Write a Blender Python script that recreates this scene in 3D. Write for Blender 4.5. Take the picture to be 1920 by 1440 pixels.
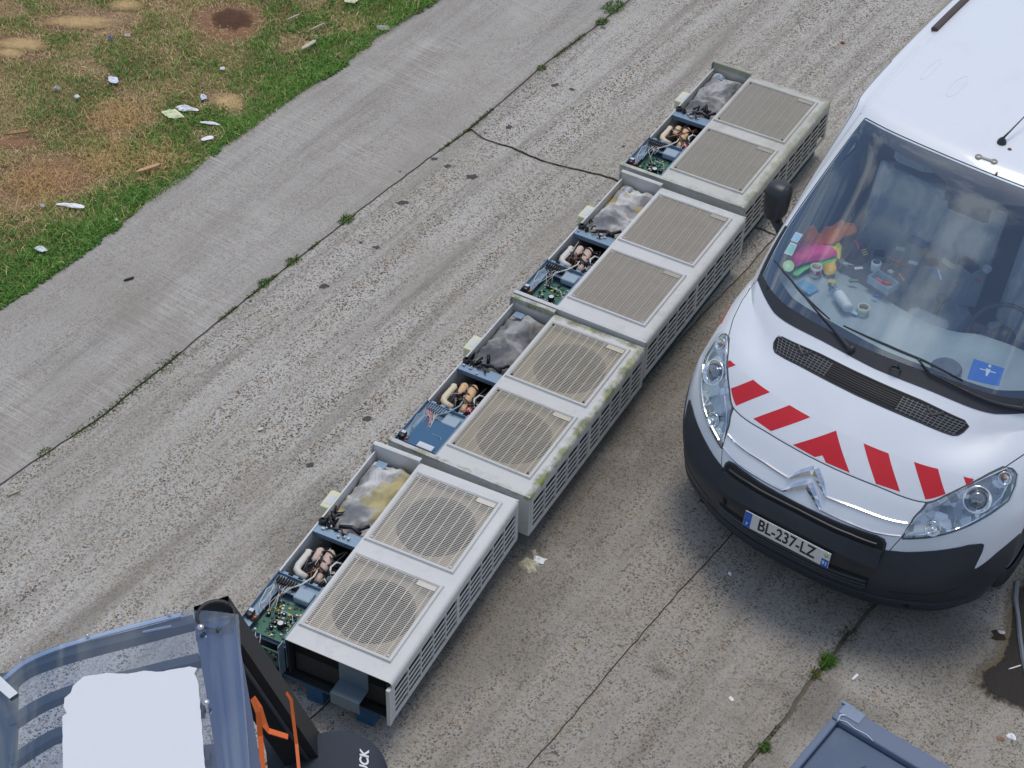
import bpy, bmesh, math, random, json
import numpy as np
from mathutils import Vector, Matrix, noise
random.seed(7); RNG=np.random.default_rng(11)
SC=bpy.context.scene
for o in list(bpy.data.objects): bpy.data.objects.remove(o)
# ------------------------------------------------------------ camera
CP=np.array([3.0501,-5.1470,7.9709]); YAW,PIT,ROL,FPX=.44220,.74200,.03100,3550.7
_f=np.array([-math.sin(YAW)*math.cos(PIT),math.cos(YAW)*math.cos(PIT),-math.sin(PIT)])
_r=np.array([math.cos(YAW),math.sin(YAW),0.]); _u=np.cross(_r,_f)
CR=math.cos(ROL)*_r+math.sin(ROL)*_u; CU=-math.sin(ROL)*_r+math.cos(ROL)*_u
cam=bpy.data.cameras.new('camera'); co=bpy.data.objects.new('camera',cam); SC.collection.objects.link(co)
m=Matrix.Identity(4)
for i in range(3): m[i][0]=CR[i]; m[i][1]=CU[i]; m[i][2]=-_f[i]; m[i][3]=CP[i]
co.matrix_world=m; cam.sensor_width=36; cam.lens=FPX/1920*36; cam.clip_end=400; cam.clip_start=.05
SC.camera=co
# ------------------------------------------------------------ sky, sun, exposure
SUN_EL,SUN_AZ=math.radians(71),math.radians(100)   # azimuth: direction TO the sun in the xy plane, from +x
W=bpy.data.worlds.new('World'); SC.world=W; W.use_nodes=True
wn,wl=W.node_tree.nodes,W.node_tree.links; wn.clear()
sky=wn.new('ShaderNodeTexSky'); sky.sky_type='NISHITA'; sky.sun_disc=False
sky.sun_elevation=SUN_EL; sky.sun_rotation=math.radians(90)-SUN_AZ
sky.air_density=1.0; sky.dust_density=1.2; sky.ozone_density=1.0
CLX,CLY=6.2,.5
tc=wn.new('ShaderNodeTexCoord'); mp=wn.new('ShaderNodeMapping'); mp.inputs['Scale'].default_value=(1.3,1.3,2.2); mp.inputs['Location'].default_value=(CLX,CLY,0)
nz=wn.new('ShaderNodeTexNoise'); nz.inputs['Scale'].default_value=3.4; nz.inputs['Detail'].default_value=9; nz.inputs['Roughness'].default_value=.58
cr=wn.new('ShaderNodeValToRGB'); cr.color_ramp.elements[0].position=.48; cr.color_ramp.elements[1].position=.63
mx=wn.new('ShaderNodeMixRGB'); mx.inputs[2].default_value=(6.7,6.9,7.3,1)
mul=wn.new('ShaderNodeMath'); mul.operation='MULTIPLY'; mul.inputs[1].default_value=.85
bg=wn.new('ShaderNodeBackground'); bg.inputs['Strength'].default_value=.14
wo=wn.new('ShaderNodeOutputWorld')
wl.new(tc.outputs['Generated'],mp.inputs[0]); wl.new(mp.outputs[0],nz.inputs['Vector']); wl.new(nz.outputs[0],cr.inputs[0])
wl.new(cr.outputs[0],mul.inputs[0]); wl.new(mul.outputs[0],mx.inputs[0]); wl.new(sky.outputs[0],mx.inputs[1]); wl.new(mx.outputs[0],bg.inputs['Color']); wl.new(bg.outputs[0],wo.inputs[0])
sl=bpy.data.lights.new('sun','SUN'); sl.energy=1.35; sl.angle=math.radians(22); sl.color=(1,.93,.83)
so=bpy.data.objects.new('sun',sl); SC.collection.objects.link(so)
sd=Vector((math.cos(SUN_AZ)*math.cos(SUN_EL),math.sin(SUN_AZ)*math.cos(SUN_EL),math.sin(SUN_EL)))
so.rotation_euler=sd.to_track_quat('Z','Y').to_euler(); so.location=(0,0,12)
SC.view_settings.view_transform='Standard'; SC.view_settings.look='None'; SC.view_settings.gamma=1; SC.view_settings.use_curve_mapping=False
SC.view_settings.exposure=.08
# ------------------------------------------------------------ helpers
def ray(px,py):
    d=_f+CR*(px-960)/FPX-CU*(py-720)/FPX
    return CP,d
def at(px,py,z=0.):
    o,d=ray(px,py); t=(z-o[2])/d[2]; p=o+t*d
    return Vector((p[0],p[1],z))
def tag(o,label=None,cat=None,group=None,kind=None):
    if label: o['label']=label
    if cat: o['category']=cat
    if group: o['group']=group
    if kind: o['kind']=kind
    return o
def empty(name,loc=(0,0,0),rz=0):
    o=bpy.data.objects.new(name,None); SC.collection.objects.link(o); o.location=loc; o.rotation_euler=(0,0,rz); o.empty_display_size=.1; return o
def link(name,me,mat=None,parent=None):
    if mat is not None:
        for mm in (mat if isinstance(mat,(list,tuple)) else [mat]): me.materials.append(mm)
    o=bpy.data.objects.new(name,me); SC.collection.objects.link(o)
    if parent: o.parent=parent
    return o
class MB:
    def __init__(s): s.v=[]; s.f=[]; s.m=[]; s.sm=[]
    def add(s,vs,fs,mi=0,smooth=False):
        k=len(s.v); s.v+= [tuple(map(float,q)) for q in vs]; s.f+=[tuple(k+i for i in f) for f in fs]; s.m+=[mi]*len(fs); s.sm+=[smooth]*len(fs); return s
    def box(s,x0,x1,y0,y1,z0,z1,mi=0,b=0,M=None):
        if x0>x1:x0,x1=x1,x0
        if y0>y1:y0,y1=y1,y0
        if z0>z1:z0,z1=z1,z0
        if b<=0:
            vs=[(x0,y0,z0),(x1,y0,z0),(x1,y1,z0),(x0,y1,z0),(x0,y0,z1),(x1,y0,z1),(x1,y1,z1),(x0,y1,z1)]
            fs=[(3,2,1,0),(4,5,6,7),(0,1,5,4),(1,2,6,5),(2,3,7,6),(3,0,4,7)]
        else:
            b=min(b,(x1-x0)/2.01,(y1-y0)/2.01,(z1-z0)/2.01)
            def ring(z,i): 
                return [(x0+i+b,y0+i,z),(x1-i-b,y0+i,z),(x1-i,y0+i+b,z),(x1-i,y1-i-b,z),(x1-i-b,y1-i,z),(x0+i+b,y1-i,z),(x0+i,y1-i-b,z),(x0+i,y0+i+b,z)]
            h=b*.0
            vs=ring(z0,0)+ring(z1-b,0)+ring(z1-b*.3,b*.3)+ring(z1,b) if min(x1-x0,y1-y0)>4.2*b else ring(z0,0)+ring(z1-b*.3,0)+ring(z1-b*.1,b*.1)+ring(z1,b*.3)
            fs=[tuple(range(7,-1,-1)),tuple(range(24,32))]
            for r in range(3):
                for k in range(8): fs.append((r*8+k,r*8+(k+1)%8,r*8+8+(k+1)%8,r*8+8+k))
        if M is not None: vs=[tuple(M@Vector(q)) for q in vs]
        return s.add(vs,fs,mi)
    def tube(s,pts,r,n=8,mi=0,caps=True,closed=False):
        P=[Vector(p) for p in pts]; R=r if isinstance(r,(list,tuple)) else [r]*len(P)
        vs=[];up=Vector((0,0,1));prev=None
        for i,p in enumerate(P):
            a=P[(i-1)%len(P)] if (i>0 or closed) else P[0]; b=P[(i+1)%len(P)] if (i<len(P)-1 or closed) else P[-1]
            t=(b-a).normalized()
            if prev is None:
                x=t.cross(up); 
                if x.length<1e-3: x=t.cross(Vector((1,0,0)))
            else: x=prev-t*prev.dot(t)
            x.normalize(); prev=x; y=t.cross(x)
            for k in range(n):
                a2=2*math.pi*k/n; vs.append(p+x*(math.cos(a2)*R[i])+y*(math.sin(a2)*R[i]))
        fs=[]; m=len(P)
        for i in range(m if closed else m-1):
            for k in range(n):
                fs.append((i*n+k,i*n+(k+1)%n,((i+1)%m)*n+(k+1)%n,((i+1)%m)*n+k))
        if caps and not closed: fs+=[tuple(range(n-1,-1,-1)),tuple(range((m-1)*n,m*n))]
        return s.add([tuple(q) for q in vs],fs,mi,True)
    def lathe(s,prof,c=(0,0,0),n=24,mi=0,M=None):
        vs=[]
        for (r,z) in prof:
            for k in range(n): a=2*math.pi*k/n; vs.append((c[0]+r*math.cos(a),c[1]+r*math.sin(a),c[2]+z))
        fs=[(i*n+k,i*n+(k+1)%n,(i+1)*n+(k+1)%n,(i+1)*n+k) for i in range(len(prof)-1) for k in range(n)]
        if M is not None: vs=[tuple(M@Vector(q)) for q in vs]
        return s.add(vs,fs,mi,True)
    def prism(s,poly,z0,z1,mi=0,M=None):
        n=len(poly); vs=[(x,y,z0) for x,y in poly]+[(x,y,z1) for x,y in poly]
        fs=[tuple(range(n-1,-1,-1)),tuple(range(n,2*n))]+[(i,(i+1)%n,n+(i+1)%n,n+i) for i in range(n)]
        if M is not None: vs=[tuple(M@Vector(q)) for q in vs]
        return s.add(vs,fs,mi)
    def mesh(s,name):
        me=bpy.data.meshes.new(name); me.from_pydata(s.v,[],s.f)
        me.polygons.foreach_set('material_index',s.m); me.polygons.foreach_set('use_smooth',s.sm); me.update(); return me
    def build(s,name,mat,parent=None): return link(name,s.mesh(name),mat,parent)
def smooth_closed(poly,k=6):
    out=[];n=len(poly)
    for i in range(n):
        p=[Vector(poly[(i+j-1)%n]) for j in range(4)]
        for t in range(k):
            t/=k; out.append(tuple(.5*((2*p[1])+(p[2]-p[0])*t+(2*p[0]-5*p[1]+4*p[2]-p[3])*t*t+(3*p[1]-p[0]-3*p[2]+p[3])*t**3)))
    return out
def blob(cx,cy,r,n=14,jit=.3,asp=1.,rot=0.):
    out=[]
    for k in range(n):
        a=2*math.pi*k/n; rr=r*(1+random.uniform(-jit,jit)); x=rr*math.cos(a)*asp; y=rr*math.sin(a)
        out.append((cx+x*math.cos(rot)-y*math.sin(rot),cy+x*math.sin(rot)+y*math.cos(rot)))
    return smooth_closed(out,3)
# ------------------------------------------------------------ materials
def nt(name):
    m=bpy.data.materials.new(name); m.use_nodes=True; n=m.node_tree.nodes; b=n['Principled BSDF']; return m,n,m.node_tree.links,b
def mat(name,col,rough=.6,metal=0,coat=0,var=0.,vscale=8.,bump=0.,bscale=60.,spec=.5,dirt=0.,dcol=(.12,.09,.06),dscale=5.):
    m,n,l,b=nt(name)
    b.inputs['Base Color'].default_value=(*col,1); b.inputs['Roughness'].default_value=rough; b.inputs['Metallic'].default_value=metal
    b.inputs['Coat Weight'].default_value=coat; b.inputs['Coat Roughness'].default_value=.06; b.inputs['Specular IOR Level'].default_value=spec
    t=n.new('ShaderNodeTexCoord'); last=None
    if var>0:
        z=n.new('ShaderNodeTexNoise'); z.inputs['Scale'].default_value=vscale; z.inputs['Detail'].default_value=6; z.inputs['Roughness'].default_value=.65
        l.new(t.outputs['Object'],z.inputs['Vector'])
        x=n.new('ShaderNodeMixRGB'); x.inputs[1].default_value=(*[c*(1-var) for c in col],1); x.inputs[2].default_value=(*[min(1,c*(1+var)) for c in col],1)
        l.new(z.outputs[0],x.inputs[0]); last=x.outputs[0]
        mr=n.new('ShaderNodeMapRange'); mr.inputs[3].default_value=max(.02,rough-.12); mr.inputs[4].default_value=min(1,rough+.12); l.new(z.outputs[0],mr.inputs[0]); l.new(mr.outputs[0],b.inputs['Roughness'])
    if dirt>0:
        z=n.new('ShaderNodeTexNoise'); z.inputs['Scale'].default_value=dscale; z.inputs['Detail'].default_value=10; z.inputs['Roughness'].default_value=.7
        l.new(t.outputs['Object'],z.inputs['Vector'])
        r=n.new('ShaderNodeValToRGB'); r.color_ramp.elements[0].position=.52; r.color_ramp.elements[1].position=.75; r.color_ramp.elements[1].color=(dirt,dirt,dirt,1); l.new(z.outputs[0],r.inputs[0])
        x=n.new('ShaderNodeMixRGB'); x.inputs[1].default_value=(*col,1); x.inputs[2].default_value=(*dcol,1)
        if last: l.new(last,x.inputs[1])
        l.new(r.outputs[0],x.inputs[0]); last=x.outputs[0]
    if last: l.new(last,b.inputs['Base Color'])
    if bump>0:
        z=n.new('ShaderNodeTexNoise'); z.inputs['Scale'].default_value=bscale; z.inputs['Detail'].default_value=4; l.new(t.outputs['Object'],z.inputs['Vector'])
        u=n.new('ShaderNodeBump'); u.inputs['Strength'].default_value=bump; u.inputs['Distance'].default_value=.01; l.new(z.outputs[0],u.inputs['Height']); l.new(u.outputs[0],b.inputs['Normal'])
    return m
def glassmat(name,tint=(.8,.88,.9),refl=1.0,rough=0.,base=.0):
    m,n,l,b=nt(name); n.remove(b); out=n['Material Output']
    tr=n.new('ShaderNodeBsdfTransparent'); tr.inputs[0].default_value=(*tint,1)
    g=n.new('ShaderNodeBsdfGlossy'); g.inputs['Roughness'].default_value=rough; g.inputs['Color'].default_value=(.84,.93,1,1)
    fr=n.new('ShaderNodeFresnel'); ge=n.new('ShaderNodeNewGeometry'); io=n.new('ShaderNodeMapRange'); io.inputs[3].default_value=1.5; io.inputs[4].default_value=1/1.5; l.new(ge.outputs['Backfacing'],io.inputs[0]); l.new(io.outputs[0],fr.inputs[0])
    ma=n.new('ShaderNodeMath'); ma.operation='MULTIPLY_ADD'; ma.inputs[1].default_value=refl; ma.inputs[2].default_value=base; ma.use_clamp=True
    x=n.new('ShaderNodeMixShader'); l.new(fr.outputs[0],ma.inputs[0]); l.new(ma.outputs[0],x.inputs[0]); l.new(tr.outputs[0],x.inputs[1]); l.new(g.outputs[0],x.inputs[2]); l.new(x.outputs[0],out.inputs[0])
    return m
def N_(n,t,**k):
    x=n.new(t)
    for a,b in k.items(): setattr(x,a,b)
    return x
def concrete(name,base,speck=.5,broom=0.,tint=(.55,.42,.28),dark=.35,stain=.4,rot=0.):
    m,n,l,b=nt(name); t=n.new('ShaderNodeTexCoord'); O=t.outputs['Object']
    def noise_(s,d=6,r=.6,vec=None,dist=0):
        z=n.new('ShaderNodeTexNoise'); z.inputs['Scale'].default_value=s; z.inputs['Detail'].default_value=d; z.inputs['Roughness'].default_value=r; z.inputs['Distortion'].default_value=dist
        l.new(vec or O,z.inputs['Vector']); return z.outputs[0]
    def ramp(src,p0,p1,c0=(0,0,0),c1=(1,1,1)):
        r=n.new('ShaderNodeValToRGB'); e=r.color_ramp.elements; e[0].position=p0; e[1].position=p1; e[0].color=(*c0,1); e[1].color=(*c1,1); l.new(src,r.inputs[0]); return r.outputs[0]
    def mix(f,a,c,mode='MIX'):
        x=n.new('ShaderNodeMixRGB'); x.blend_type=mode
        for i,s in ((0,f),(1,a),(2,c)):
            if isinstance(s,(int,float)): x.inputs[i].default_value=s
            elif isinstance(s,tuple): x.inputs[i].default_value=(*s,1)
            else: l.new(s,x.inputs[i])
        return x.outputs[0]
    c=mix(noise_(1.1,7,.6),tuple(v*.84 for v in base),tuple(min(1,v*1.13) for v in base))
    c=mix(ramp(noise_(4.5,8,.7),.35,.72),c,tuple(v*.9 for v in base))
    # aggregate stones
    vo=n.new('ShaderNodeTexVoronoi'); vo.inputs['Scale'].default_value=84; vo.inputs['Randomness'].default_value=1; l.new(O,vo.inputs['Vector'])
    sep=n.new('ShaderNodeSeparateColor'); l.new(vo.outputs['Color'],sep.inputs[0])
    sz=n.new('ShaderNodeMath'); sz.operation='MULTIPLY_ADD'; sz.inputs[1].default_value=.42; sz.inputs[2].default_value=.30; l.new(sep.outputs[2],sz.inputs[0])
    lt=n.new('ShaderNodeMath'); lt.operation='LESS_THAN'; l.new(vo.outputs['Distance'],lt.inputs[0]); l.new(sz.outputs[0],lt.inputs[1])
    stones=n.new('ShaderNodeValToRGB'); stones.color_ramp.interpolation='CONSTANT'
    e=stones.color_ramp.elements; e[0].position=0; e[0].color=(.02,.02,.022,1); e[1].position=.22; e[1].color=(.17,.12,.07,1)
    for p,cc in ((.40,(.34,.24,.13)),(.52,(.08,.075,.075)),(.64,(.36,.28,.17)),(.76,(.22,.13,.075)),(.88,(.46,.40,.30))):
        q=e.new(p); q.color=(*cc,1)
    l.new(sep.outputs[0],stones.inputs[0])
    pick=n.new('ShaderNodeMath'); pick.operation='LESS_THAN'; pick.inputs[1].default_value=.93; l.new(sep.outputs[1],pick.inputs[0])
    f1=n.new('ShaderNodeMath'); f1.operation='MULTIPLY'; l.new(lt.outputs[0],f1.inputs[0]); l.new(pick.outputs[0],f1.inputs[1])
    mpa=n.new('ShaderNodeMapping'); mpa.inputs['Rotation'].default_value=(0,0,math.radians(8.3)); l.new(O,mpa.inputs[0]); mpb=n.new('ShaderNodeMapping'); mpb.inputs['Scale'].default_value=(5.2,.28,1); l.new(mpa.outputs[0],mpb.inputs[0])
    wear=ramp(noise_(1.5,8,.7,mpb.outputs[0]),.38,.58,(.30,)*3,(1,)*3)
    f2=n.new('ShaderNodeMath'); f2.operation='MULTIPLY'; l.new(f1.outputs[0],f2.inputs[0]); f3=n.new('ShaderNodeMath'); f3.operation='MULTIPLY'; f3.inputs[1].default_value=speck; l.new(wear,f3.inputs[0]); l.new(f3.outputs[0],f2.inputs[1])
    c=mix(f2.outputs[0],c,stones.outputs[0])
    vo2=n.new('ShaderNodeTexVoronoi'); vo2.inputs['Scale'].default_value=150; l.new(O,vo2.inputs['Vector']); sp2=n.new('ShaderNodeSeparateColor'); l.new(vo2.outputs['Color'],sp2.inputs[0])
    lt2=n.new('ShaderNodeMath'); lt2.operation='LESS_THAN'; lt2.inputs[1].default_value=.36; l.new(vo2.outputs['Distance'],lt2.inputs[0]); pk2=n.new('ShaderNodeMath'); pk2.operation='LESS_THAN'; pk2.inputs[1].default_value=.24; l.new(sp2.outputs[1],pk2.inputs[0])
    g2=n.new('ShaderNodeMath'); g2.operation='MULTIPLY'; l.new(lt2.outputs[0],g2.inputs[0]); l.new(pk2.outputs[0],g2.inputs[1]); g3=n.new('ShaderNodeMath'); g3.operation='MULTIPLY'; l.new(g2.outputs[0],g3.inputs[0]); g3.inputs[1].default_value=min(1,speck*.9)
    c=mix(g3.outputs[0],c,stones.outputs[0])
    # fine sand grain
    c=mix(ramp(noise_(210,3,.75),.36,.60,(.55,)*3,(0,)*3),c,(.09,.08,.065))
    c=mix(ramp(noise_(95,4,.7),.54,.68,(0,)*3,(.25,)*3),c,tuple(min(1,v*1.35) for v in base))
    # tyre streaks along the road and broom marks
    mpp=n.new('ShaderNodeMapping'); mpp.inputs['Rotation'].default_value=(0,0,math.radians(8.3)); l.new(O,mpp.inputs[0])
    mp2=n.new('ShaderNodeMapping'); mp2.inputs['Scale'].default_value=(3.2,.16,1); l.new(mpp.outputs[0],mp2.inputs[0])
    st=ramp(noise_(1.6,7,.7,mp2.outputs[0],.4),.48,.68); stf=n.new('ShaderNodeMath'); stf.operation='MULTIPLY'; stf.inputs[1].default_value=stain; l.new(st,stf.inputs[0])
    c=mix(stf.outputs[0],c,tuple(v*w for v,w in zip(base,(.33,.305,.275))))
    if broom>0:
        mp3=n.new('ShaderNodeMapping'); mp3.inputs['Rotation'].default_value=(0,0,math.radians(8.3)); l.new(O,mp3.inputs[0])
        mp4=n.new('ShaderNodeMapping'); mp4.inputs['Scale'].default_value=(2.5,75,1); l.new(mp3.outputs[0],mp4.inputs[0])
        bz=noise_(1.,4,.6,mp4.outputs[0],.3); msk=ramp(noise_(1.5,4,.5),.42,.62)
        bf=n.new('ShaderNodeMath'); bf.operation='MULTIPLY'; l.new(ramp(bz,.46,.66),bf.inputs[0]); l.new(msk,bf.inputs[1])
        b2=n.new('ShaderNodeMath'); b2.operation='MULTIPLY'; b2.inputs[1].default_value=broom; l.new(bf.outputs[0],b2.inputs[0])
        c=mix(b2.outputs[0],c,tuple(min(1,v*1.4) for v in base))
    # blotchy stains
    bl=ramp(noise_(.75,6,.62,None,.6),.46,.72,(0,)*3,(.55,)*3)
    c=mix(ramp(noise_(6,9,.75),.50,.72,(0,)*3,(.35,)*3),c,tuple(v*.55 for v in base))
    c=mix(bl,c,tuple(v*w for v,w in zip(base,(.52,.49,.44))))
    l.new(c,b.inputs['Base Color']); b.inputs['Roughness'].default_value=.9; b.inputs['Specular IOR Level'].default_value=.25
    hm=n.new('ShaderNodeMath'); hm.operation='MULTIPLY_ADD'; hm.inputs[1].default_value=-.6; l.new(f1.outputs[0],hm.inputs[0]); l.new(noise_(120,5,.7),hm.inputs[2])
    u=n.new('ShaderNodeBump'); u.inputs['Strength'].default_value=.45; u.inputs['Distance'].default_value=.006; l.new(hm.outputs[0],u.inputs['Height']); l.new(u.outputs[0],b.inputs['Normal'])
    return m
M={}
M['road']=concrete('road_concrete',(.60,.58,.535),speck=1.0,stain=.8)
M['road2']=concrete('strip_concrete',(.45,.425,.375),speck=.85,stain=.5,broom=.12)
M['pave']=concrete('pavement_concrete',(.50,.475,.435),speck=.42,stain=.5,broom=.4)
M['paint']=mat('white_van_paint',(.71,.74,.775),.36,coat=.4,dirt=.16,dcol=(.45,.42,.36),dscale=3)
M['black']=mat('black_plastic',(.022,.024,.030),.42,var=.25,vscale=6,bump=.05,bscale=300)
M['bumper']=mat('bumper_plastic',(.026,.031,.042),.5,var=.2,vscale=5,bump=.08,bscale=350,dirt=.15,dcol=(.1,.095,.085))
M['dark']=mat('void_black',(.008,.008,.009),.8)
M['gap']=mat('panel_gap',(.012,.012,.013),.7)
M['chrome']=mat('chrome',(.78,.80,.83),.12,metal=1)
M['red']=mat('red_reflective',(.55,.012,.022),.38,var=.12,vscale=12)
M['band']=mat('white_reflective',(.68,.70,.735),.38,var=.05,vscale=25)
M['rubber']=mat('tyre_rubber',(.02,.02,.021),.8)
M['glass']=glassmat('windscreen_glass',(.92,.98,1.),refl=2.4,base=.085)
M['lens']=glassmat('lamp_lens',(.93,.95,.96),refl=1.3)
M['clear']=glassmat('clear_sheet',(.70,.76,.86),refl=1.4,base=.10,rough=.05)

def edgemat(name,col,rough=.85,nscale=26,soft=.25,spec=.3,amax=1.):
    """soft-edged stain: attribute e (1 centre .. 0 rim) broken up by noise drives the alpha"""
    m,n,l,b=nt(name); t=n.new('ShaderNodeTexCoord'); z=n.new('ShaderNodeTexNoise'); z.inputs['Scale'].default_value=nscale; z.inputs['Detail'].default_value=7; z.inputs['Roughness'].default_value=.7; l.new(t.outputs['Object'],z.inputs['Vector'])
    a=n.new('ShaderNodeAttribute'); a.attribute_name='e'; ad=n.new('ShaderNodeMath'); ad.operation='ADD'; l.new(a.outputs['Fac'],ad.inputs[0]); l.new(z.outputs[0],ad.inputs[1])
    mr=n.new('ShaderNodeMapRange'); mr.inputs[1].default_value=.72; mr.inputs[2].default_value=.72+soft; mr.inputs[4].default_value=amax; l.new(ad.outputs[0],mr.inputs[0]); l.new(mr.outputs[0],b.inputs['Alpha'])
    z2=n.new('ShaderNodeTexNoise'); z2.inputs['Scale'].default_value=60; l.new(t.outputs['Object'],z2.inputs['Vector']); x=n.new('ShaderNodeMixRGB'); x.inputs[1].default_value=(*[c*.6 for c in col],1); x.inputs[2].default_value=(*[c*1.5 for c in col],1); l.new(z2.outputs[0],x.inputs[0]); l.new(x.outputs[0],b.inputs['Base Color'])
    b.inputs['Roughness'].default_value=rough; b.inputs['Specular IOR Level'].default_value=spec; return m
def stain(name,loop,m,parent=None,z=.002,kind=None):
    """flat irregular patch with a graded rim; loop in world xy"""
    cx=sum(q[0] for q in loop)/len(loop); cy=sum(q[1] for q in loop)/len(loop); k=len(loop); rs=(1.12,1.,.85,.6,.3); es=(0,.22,.5,.8,1.)
    vs=[((q[0]-cx)*r+cx,(q[1]-cy)*r+cy,z) for r in rs for q in loop]+[(cx,cy,z)]; nr=len(rs)
    fs=[(j*k+i,j*k+(i+1)%k,(j+1)*k+(i+1)%k,(j+1)*k+i) for j in range(nr-1) for i in range(k)]+[((nr-1)*k+i,(nr-1)*k+(i+1)%k,len(vs)-1) for i in range(k)]
    q=MB(); q.add(vs,fs); o=q.build(name,m,parent); at_=o.data.attributes.new('e','FLOAT','POINT'); at_.data.foreach_set('value',[es[j] for j in range(nr) for i in range(k)]+[1.])
    if kind: o['kind']=kind
    return o
M['railm']=mat('dark_rail',(.07,.05,.045),.6,var=.4,vscale=14,dirt=.8,dcol=(.2,.07,.04))

ROWS=[
[(0,.09,.18),(.28,.105,.18),(.53,.165,.18),(.77,.30,.18),(.87,.42,.19),(.915,.52,.20),(.93,.57,.20),(.932,.595,.20),(.93,.61,.20)],
[(0,.025,.34),(.28,.04,.34),(.53,.11,.34),(.78,.25,.345),(.895,.40,.35),(.935,.50,.355),(.945,.56,.36),(.948,.59,.36),(.945,.605,.36)],
[(0,0,.50),(.28,.02,.50),(.53,.105,.50),(.78,.245,.51),(.905,.41,.52),(.94,.52,.525),(.95,.585,.52),(.952,.62,.51),(.95,.635,.50)],
[(0,.025,.64),(.28,.045,.64),(.53,.135,.65),(.78,.28,.67),(.905,.43,.69),(.942,.55,.69),(.95,.62,.67),(.952,.66,.64),(.95,.68,.61)],
[(0,.085,.74),(.28,.10,.74),(.53,.18,.745),(.77,.325,.79),(.89,.46,.82),(.935,.59,.82),(.95,.68,.79),(.952,.72,.73),(.95,.745,.66)],
[(0,.165,.85),(.28,.185,.845),(.54,.245,.83),(.76,.38,.88),(.88,.53,.92),(.932,.68,.90),(.95,.77,.85),(.952,.81,.77),(.95,.835,.69)],
[(0,.262,.945),(.3,.28,.935),(.584,.335,.91),(.745,.46,.975),(.85,.62,1.01),(.915,.78,1.0),(.945,.88,.93),(.952,.92,.83),(.95,.95,.70)],
[(0,.40,1.045),(.3,.42,1.033),(.57,.475,1.027),(.73,.57,1.055),(.83,.72,1.08),(.905,.89,1.07),(.942,1.0,1.0),(.952,1.06,.86),(.95,1.1,.68)],
[(0,.59,1.15),(.3,.605,1.14),(.56,.655,1.11),(.72,.75,1.125),(.82,.87,1.14),(.90,1.02,1.12),(.94,1.12,1.03),(.952,1.18,.85),(.95,1.24,.58)],
[(0,.755,1.22),(.3,.775,1.217),(.62,.815,1.205),(.85,.965,1.195),(.90,1.05,1.17),(.93,1.16,1.12),(.945,1.28,1.03),(.952,1.35,.8),(.935,1.36,.30)],
[(0,1.10,1.44),(.3,1.115,1.437),(.6,1.155,1.43),(.885,1.28,1.39),(.922,1.34,1.35),(.94,1.40,1.26),(.945,1.45,1.08),(.952,1.5,.75),(.935,1.5,.28)],
[(0,1.46,1.695),(.3,1.475,1.692),(.59,1.51,1.683),(.838,1.60,1.65),(.885,1.645,1.61),(.91,1.69,1.52),(.94,1.72,1.2),(.952,1.75,.75),(.935,1.75,.28)],
[(0,1.80,1.915),(.3,1.81,1.912),(.58,1.835,1.905),(.775,1.88,1.892),(.83,1.92,1.862),(.872,1.96,1.79),(.935,2.0,1.3),(.95,2,.75),(.935,2,.28)],
[(0,2.1,1.95),(.3,2.1,1.948),(.6,2.12,1.942),(.775,2.15,1.93),(.85,2.18,1.90),(.895,2.2,1.82),(.937,2.22,1.3),(.95,2.2,.75),(.935,2.2,.28)],
[(0,3.1,1.975),(.3,3.1,1.972),(.6,3.1,1.966),(.80,3.1,1.955),(.875,3.1,1.925),(.92,3.1,1.84),(.945,3.1,1.3),(.952,3.1,.75),(.935,3.1,.28)],
[(0,4.4,1.965),(.3,4.4,1.962),(.6,4.4,1.956),(.80,4.4,1.945),(.875,4.4,1.915),(.92,4.4,1.83),(.945,4.4,1.3),(.952,4.4,.75),(.935,4.4,.28)],
[(0,4.72,1.90),(.3,4.72,1.90),(.6,4.72,1.90),(.79,4.70,1.885),(.86,4.70,1.86),(.90,4.70,1.78),(.93,4.70,1.3),(.935,4.70,.75),(.92,4.70,.28)]]
G=np.array(ROWS,float) # [i][j][3]
G[2:,4:,0]+=np.array([.012,.04,.062,.065,.06])
G[1,4:,0]+=np.array([.01,.02,.03,.03,.03])
G[13:,4:6,0]+=.012
G[0,:5,1]+=.035; G[1,:5,1]+=.03; G[3,:4,1]+=.008
NR,NC=G.shape[:2]
_pad=np.zeros((NR+2,NC+2,3))
_pad[1:-1,1:-1]=G
_pad[1:-1,0]=G[:,1]*np.array([-1,1,1])
_pad[1:-1,-1]=2*G[:,-1]-G[:,-2]
_pad[0]=2*_pad[1]-_pad[2];_pad[-1]=2*_pad[-2]-_pad[-3]
def _w(t):
    return np.stack([-.5*t+t*t-.5*t**3,1-2.5*t*t+1.5*t**3,.5*t+2*t*t-1.5*t**3,-.5*t*t+.5*t**3],-1)
def S(u,v):
    """u signed column coordinate, v row coordinate -> local point"""
    u=np.atleast_1d(np.asarray(u,float));v=np.atleast_1d(np.asarray(v,float))
    s=np.where(u<0,-1.,1.);a=np.clip(np.abs(u),0,NC-1-1e-9);b=np.clip(v,0,NR-1-1e-9)
    i=b.astype(int);j=a.astype(int);wi=_w(b-i);wj=_w(a-j)
    P=np.zeros(u.shape+(3,))
    for p in range(4):
        for q in range(4):
            P+=(wi[...,p]*wj[...,q])[...,None]*_pad[i+p,j+q]
    P[...,0]*=s
    return P
def N(u,v,e=.02):
    u=np.atleast_1d(np.asarray(u,float));v=np.atleast_1d(np.asarray(v,float))
    v0=np.clip(v-e,0,NR-1);v1=np.clip(v+e,0,NR-1)
    n=np.cross(S(u+e,v)-S(u-e,v),S(u,v1)-S(u,v0))
    return n/(np.linalg.norm(n,axis=-1,keepdims=True)+1e-12)
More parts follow.
